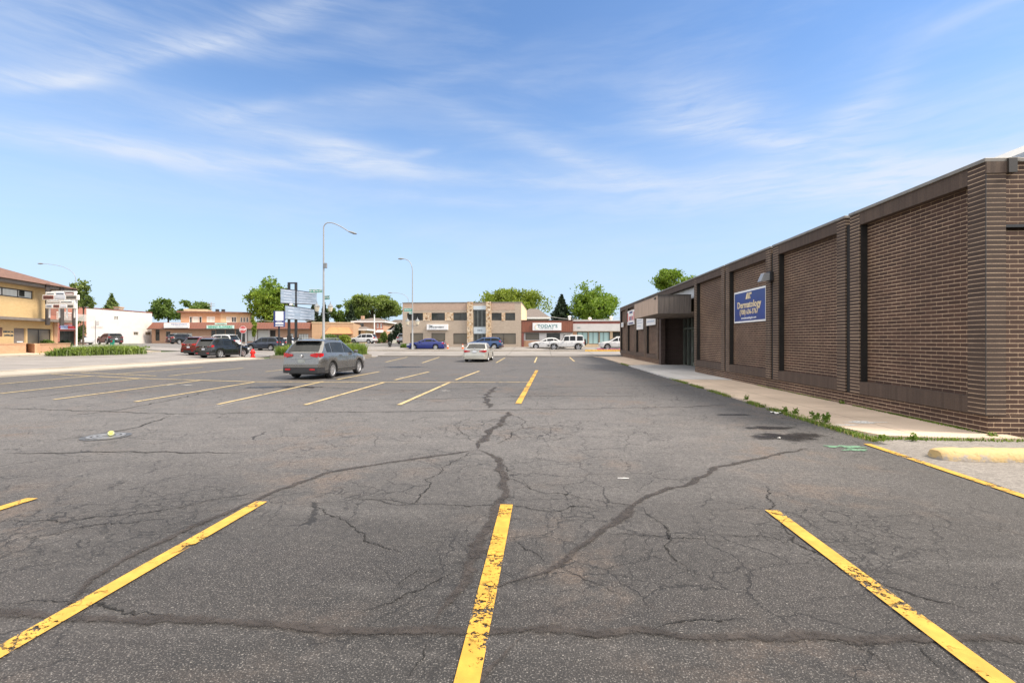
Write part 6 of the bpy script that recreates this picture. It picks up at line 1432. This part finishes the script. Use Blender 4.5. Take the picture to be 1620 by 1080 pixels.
def conifer(label, px0, px1, top_py, bot_py, d, seed=0, n=2600, leafm='leafdark', group=None):
    pc = W((px0+px1)/2, d); o = thing('spruce_tree', label, 'tree', pc, 0, group); rg = random.Random(seed)
    Rw = (px1-px0)*d/F/2; zt = zat(top_py, d)-pc.z; zb_ = zat(bot_py, d)-pc.z; mb = MB()
    for i in range(n):
        t = rg.random()**.75; lay = math.floor(t*11)/11; tt = min(1, lay+ (t-lay)*.5+.04); a = rg.uniform(0, 6.28); br = .85+.35*sin(a*5+lay*40)+.45*mnoise.noise(Vector((cos(a)*1.2, sin(a)*1.2, lay*6+seed)))
        r = Rw*tt*br*(rg.random()**.45); z = zt-(zt-zb_)*(tt-.10*(r/max(.01, Rw)))-.25*rg.random(); leaf(mb, Vector((r*cos(a), r*sin(a), z-.25*r)), rg.uniform(.22, .5), rg, 0, 2.2)
    for i in range(60): leaf(mb, Vector((rg.gauss(0, .12), rg.gauss(0, .12), zt+.3-rg.random()*1.6)), .3, rg, 0, 2)
    part('crown', mb, leafm, o); tb = MB(); tb.lathe([(.24, -.2), (.18, zb_), (.03, zt)], 8); part('trunk', tb, 'bark', o); return o
GT = 'trees beyond the buildings'
tree('shade_tree', 'broad bright green tree rising behind the blue cabinet sign', 386, 457, 440, 521, 104, 'leafbright', 10000, .48, 3, 20, GT, gap=.2, rl=(.28, .46))
tree('shade_tree', 'loose crowned tree behind the left end of the shop row', 241, 291, 473, 512, 118, 'leafmid', 4200, .45, 4, 16, GT)
tree('shade_tree', 'open crowned tree just left of the flats roof', 281, 330, 473.5, 505, 124, 'leafmid', 3200, .45, 5, 14, GT, gap=.9)
tree('shade_tree', 'very wide open crowned tree above the brown brick house', 543, 633, 460, 513, 122, 'leafopen', 8500, .50, 6, 34, GT, gap=1.5, rad=.35, rl=(.14, .30))
tree('shade_tree', 'small dense green tree between the spruces and the wide tree', 517, 553, 482, 517, 112, 'leafmid', 3600, .4, 7, 14, GT, gap=.1)
conifer('narrow dark spruce left of the tall lamp pole', 487, 507, 475, 514, 106, 8, 2400, group=GT)
conifer('dark spruce close behind the tall lamp pole', 504, 522, 481, 514, 108, 9, 2000, group=GT)
conifer('dark spruce at the left side of the wide tree', 545, 566, 483, 516, 112, 10, 1800, group=GT)
tree('shade_tree', 'rounded yellow green tree behind the right end of the office roof', 760, 867, 457, 512, 104, 'leafyel', 10500, .46, 11, 22, GT, gap=.35, rl=(.26, .44))
conifer('dark spruce beside the large tree behind the shops', 866, 911, 467, 514, 94, 12, 4200, group=GT)
tree('shade_tree', 'large full green tree behind the pale grey shop', 898, 990, 449, 514, 92, 'leafbright', 12000, .42, 13, 22, GT, gap=.25, rl=(.30, .48))
tree('shade_tree', 'tree crown showing over the brick building roof behind the canopy', 1034, 1112, 424, 476, 82, 'leafbright', 6500, .34, 14, 18, GT, gap=.7)
tree('street_tree', 'slim airy street tree beside the cluster sign of the yellow office', 113, 150, 443, 502, 60, 'leafolive', 1500, .30, 15, 12, None, rad=.09, gap=.9)
tree('street_tree', 'thin young tree trained against the red brick end wall', 119, 134, 500, 545, 62, 'leafmid', 1100, .25, 16, 9, None, rad=.06, gap=.6)
tree('street_tree', 'slim yellow green young tree in front of the shop row beside the stop sign', 397, 407, 500, 541, 84, 'leafyel', 900, .28, 17, 9, None, rad=.07, gap=.5)
conifer('dark conifer top showing above the white building roof', 157, 196, 466, 505, 108, 18, 2200, 'leafolive')
tree('shade_tree', 'dense dark tree at the left side of the office building', 622, 640, 505, 545, 92, 'leafdark', 2200, .34, 19, 10, None, gap=.1)
# chimney top above the white building
pc = W(188, 96); pc.z = 1; CHM = thing('brick_chimney', 'short tan brick chimney above the white building roof', 'chimney', pc); mb = MB(); mb.box(-.55, -.5, 0, .55, .5, zat(487, 96)-1); part('stack', mb, 'tanbrick', CHM); mb = MB(); mb.box(-.65, -.6, zat(487, 96)-1, .65, .6, zat(485.5, 96)-1); part('cap', mb, 'stucco', CHM)
def shrub(label, px0, px1, top_py, d, leafm, n=700, s_=.16, seed=0, z0=None, name='shrub', group=None, squash=1.0):
    pc = W((px0+px1)/2, d); 
    if z0 is not None: pc.z = z0
    o = thing(name, label, 'shrub', pc, 0, group); rg = random.Random(seed); Rw = (px1-px0)*d/F/2; zt = max(.3, zat(top_py, d)-pc.z); mb = MB(); st = MB()
    for i in range(n):
        u = Vector((rg.gauss(0, 1), rg.gauss(0, 1), rg.gauss(0, 1))).normalized(); q = rg.random()**.35*(1+.25*mnoise.noise(u*2.5+Vector((seed, 0, 0))))
        p = Vector((u.x*Rw*q, u.y*Rw*q*.8, zt*.5+u.z*zt*.5*q)); p.z = max(.03, p.z); leaf(mb, p, s_*rg.uniform(.7, 1.3), rg, .4)
    part('foliage', mb, leafm, o)
    for i in range(5): a = rg.uniform(0, 6.28); st.tube([(0, 0, -.05), (Rw*.5*cos(a), Rw*.4*sin(a), zt*.6)], [.03, .012], 5)
    part('stems', st, 'bark', o)
for px0, px1, ty, d, lm, sd_, lb in [(-14, 8.5, 533, 39.5, 'leafmid', 1, 'rounded green shrub at the very left edge above the planter wall'), (10, 23, 536, 40.2, 'shrubred', 2, 'sparse reddish shrub against the yellow wall beside the dark door'), (64, 85, 537, 42.0, 'leafmid', 3, 'green shrub under the office window in the planter'),
        (92, 113, 538, 46, 'leafdark', 4, 'dark spiky shrub right of the orange brick pier'), (534, 556, 529.5, 84, 'leafyel', 5, 'yellow green bush before the orange awning shop'), (557, 566, 534, 90, 'leafmid', 6, 'dark green bush behind the white SUV bonnet'), (596, 603, 536, 90, 'leafolive', 7, 'small tan green bush just right of the white SUV'),
        (601.5, 613, 525, 92, 'leafmid', 8, 'rounded dark green shrub in front of the white house'), (613, 622, 527, 94, 'leafdark', 9, 'upright dark shrub in front of the small gabled house'), (634, 648, 544, 64, 'leafmid', 10, 'low green shrub at the nose of the blue sedan'), (508, 534, 528, 82, 'leafolive', 11, 'loose green shrub under the orange awning')]:
    shrub(lb, px0, px1, ty, d, lm, 700 if d > 60 else 1100, .2 if d > 60 else .12, sd_)
def blades(name, label, pts, h, m, n, wd=.02, seed=0, lean=.35, kind='stuff', cat='grass', hv=.45, clump=None):
    """ground cover: many thin tapering blades over a polygon given as a sampler"""
    rg = random.Random(seed); mb = MB()
    for i in range(n):
        p = pts(rg); hh = h(p) if callable(h) else h; hh *= rg.uniform(1-hv, 1+hv*.6); a = rg.uniform(0, 6.28); ln = rg.uniform(0, lean)*hh; w_ = wd*rg.uniform(.6, 1.4)
        q = Vector((cos(a+1.57), sin(a+1.57), 0))*w_/2; t = Vector((cos(a)*ln, sin(a)*ln, hh)); md = Vector((cos(a)*ln*.3, sin(a)*ln*.3, hh*.6))
        o = len(mb.v); mb.v += [tuple(p-q), tuple(p+q), tuple(p+md+q*.8), tuple(p+md-q*.8), tuple(p+t)]; mb.f += [(o, o+1, o+2, o+3), (o+3, o+2, o+4)]; mb.m += [0, 0]
    ob_ = mb.build(name, M[m] if isinstance(m, str) else m); return tag(ob_, label, cat, kind=kind)
# tall grass strip on the left corner, grasses on the island
A0, A1 = G(70, 563.5), G(190, 560.5)
def strip(rg):
    t = rg.random(); p = A0.lerp(A1, t)+Vector((rg.gauss(0, .3), rg.uniform(.2, 2.6), 0)); return Vector((p.x, p.y, g(p.x, p.y)))
hs = lambda p: .32+.36*min(1, max(0, (p.x-A0.x)/(.45*(A1.x-A0.x))))
blades('tall_grass', 'tall green ornamental grass strip on the far corner before the white building', strip, hs, 'grass', 3000, .04, 1, 1.0)
mb = MB(); rg = random.Random(31)
for i in range(5200):
    p = strip(rg); p.z += hs(p)*rg.random()**.6*.95; leaf(mb, p, rg.uniform(.07, .16), rg, .6, 2.2)
tag(mb.build('leafy_bed', M['grass']), 'dense leafy plants filling the bed under the tall grass strip', 'plants', kind='stuff')
blades('seed_grass', 'pale feathery seed heads over the tall grass strip', strip, lambda p: hs(p)*1.2, 'grasspale', 2200, .035, 2, .9)
def island(rg):
    while True:
        x, y = rg.uniform(-24.3, -17.2), rg.uniform(42.4, 46.8)
        if y > 41.9+(x+24.6)*.22+.15 and mnoise.noise(Vector((x*.6, y*.6, 3))) > -.25: return Vector((x, y, .29))
blades('island_grass', 'dense bright green grasses growing on the kerbed island', island, lambda p: .75 if p.x < -23.2 else .95, 'grass', 6500, .055, 3, .8)
blades('flower_bed', 'low pink flower bed along the yellow kerb in front of the shops', lambda rg: Vector((rg.uniform(6.5, 11.5), rg.uniform(58.0, 58.9), .42)), .22, 'flower', 260, .10, 4, .8)
blades('lawn_grass', 'short lawn in front of the brick houses', lambda rg: Vector((rg.uniform(-30, -24), rg.uniform(97, 101), 1.0)), .15, 'grass', 900, .12, 5)
# weeds along the sidewalk edge and wall foot
def edge_weeds(rg):
    y = rg.choice([rg.uniform(8.4, 21.2), rg.uniform(8.4, 14.5), rg.uniform(31.5, 34.5)]); x = 5.55+rg.gauss(0, .06)
    while mnoise.noise(Vector((y*1.1, 2.2, 0))) < -.22: y = rg.uniform(8.4, 20.5)
    return Vector((x, y, .0))
blades('kerb_weeds', 'patchy low weeds growing in the joint along the sidewalk edge', edge_weeds, .07, 'weed', 3000, .014, 6, 1.1)
blades('dry_weeds', 'dry straw coloured grass among the sidewalk edge weeds', edge_weeds, .06, 'drygrass', 1500, .012, 7, 1.2)
blades('wall_weeds', 'thin line of weeds at the foot of the brick wall', lambda rg: Vector((XW-.02-abs(rg.gauss(0, .03)), rg.choice([rg.uniform(9.0, 12.6), rg.uniform(9.4, 11.4), rg.uniform(13.5, 18)]), .03)), .05, 'weed', 1100, .014, 8, .9)
blades('corner_weeds', 'weeds along the south foot of the brick building behind the wheel stop', lambda rg: Vector((rg.uniform(5.7, 12), 8.66+rg.gauss(0, .05), -.01)), .06, 'weed', 2000, .016, 9, .9)
def weed(label, p, h, seed):
    h *= .62; o = thing('weed_plant', label, 'weed', p, 0, 'leafy weeds by the sidewalk'); rg = random.Random(seed); st = MB(); lf = MB()
    for i in range(7):
        a = rg.uniform(0, 6.28); t = Vector((cos(a)*h*.5, sin(a)*h*.5, h*rg.uniform(.6, 1.1))); st.tube([Vector((0, 0, 0)), t*.5+Vector((0, 0, h*.1)), t], [.006, .004, .002], 4)
        for k_ in range(9): leaf(lf, t*rg.uniform(.25, 1.05)+Vector((rg.gauss(0, .02), rg.gauss(0, .02), rg.gauss(0, .02))), rg.uniform(.03, .06)*(h/.20)**.5, rg, .5, 1.6)
    part('stems', st, 'weed', o); part('leaves', lf, 'weed', o)
for i, (px, py, h, lb) in enumerate([(1290, 667, .30, 'largest leafy weed at the sidewalk edge near the damp patch'), (1308, 672, .34, 'tall thin weed with bare stem just right of the largest leafy weed'), (1179, 634, .24, 'bright green weed clump far along the sidewalk edge'), (1331, 641, .20, 'dark green weed at the foot of the brick wall'),
        (1240, 654, .20, 'small weed clump beside the crumpled paper scrap'), (1258, 657, .22, 'forked weed between the paper scrap and the largest weed'), (1443, 697, .16, 'low weed at the near end of the sidewalk by the yellow line'), (1395, 696, .13, 'small weed where the yellow line meets the sidewalk'), (1569, 693, .16, 'grassy weed at the foot of the building corner behind the wheel stop')]):
    weed(lb, G(px, py), h, i)
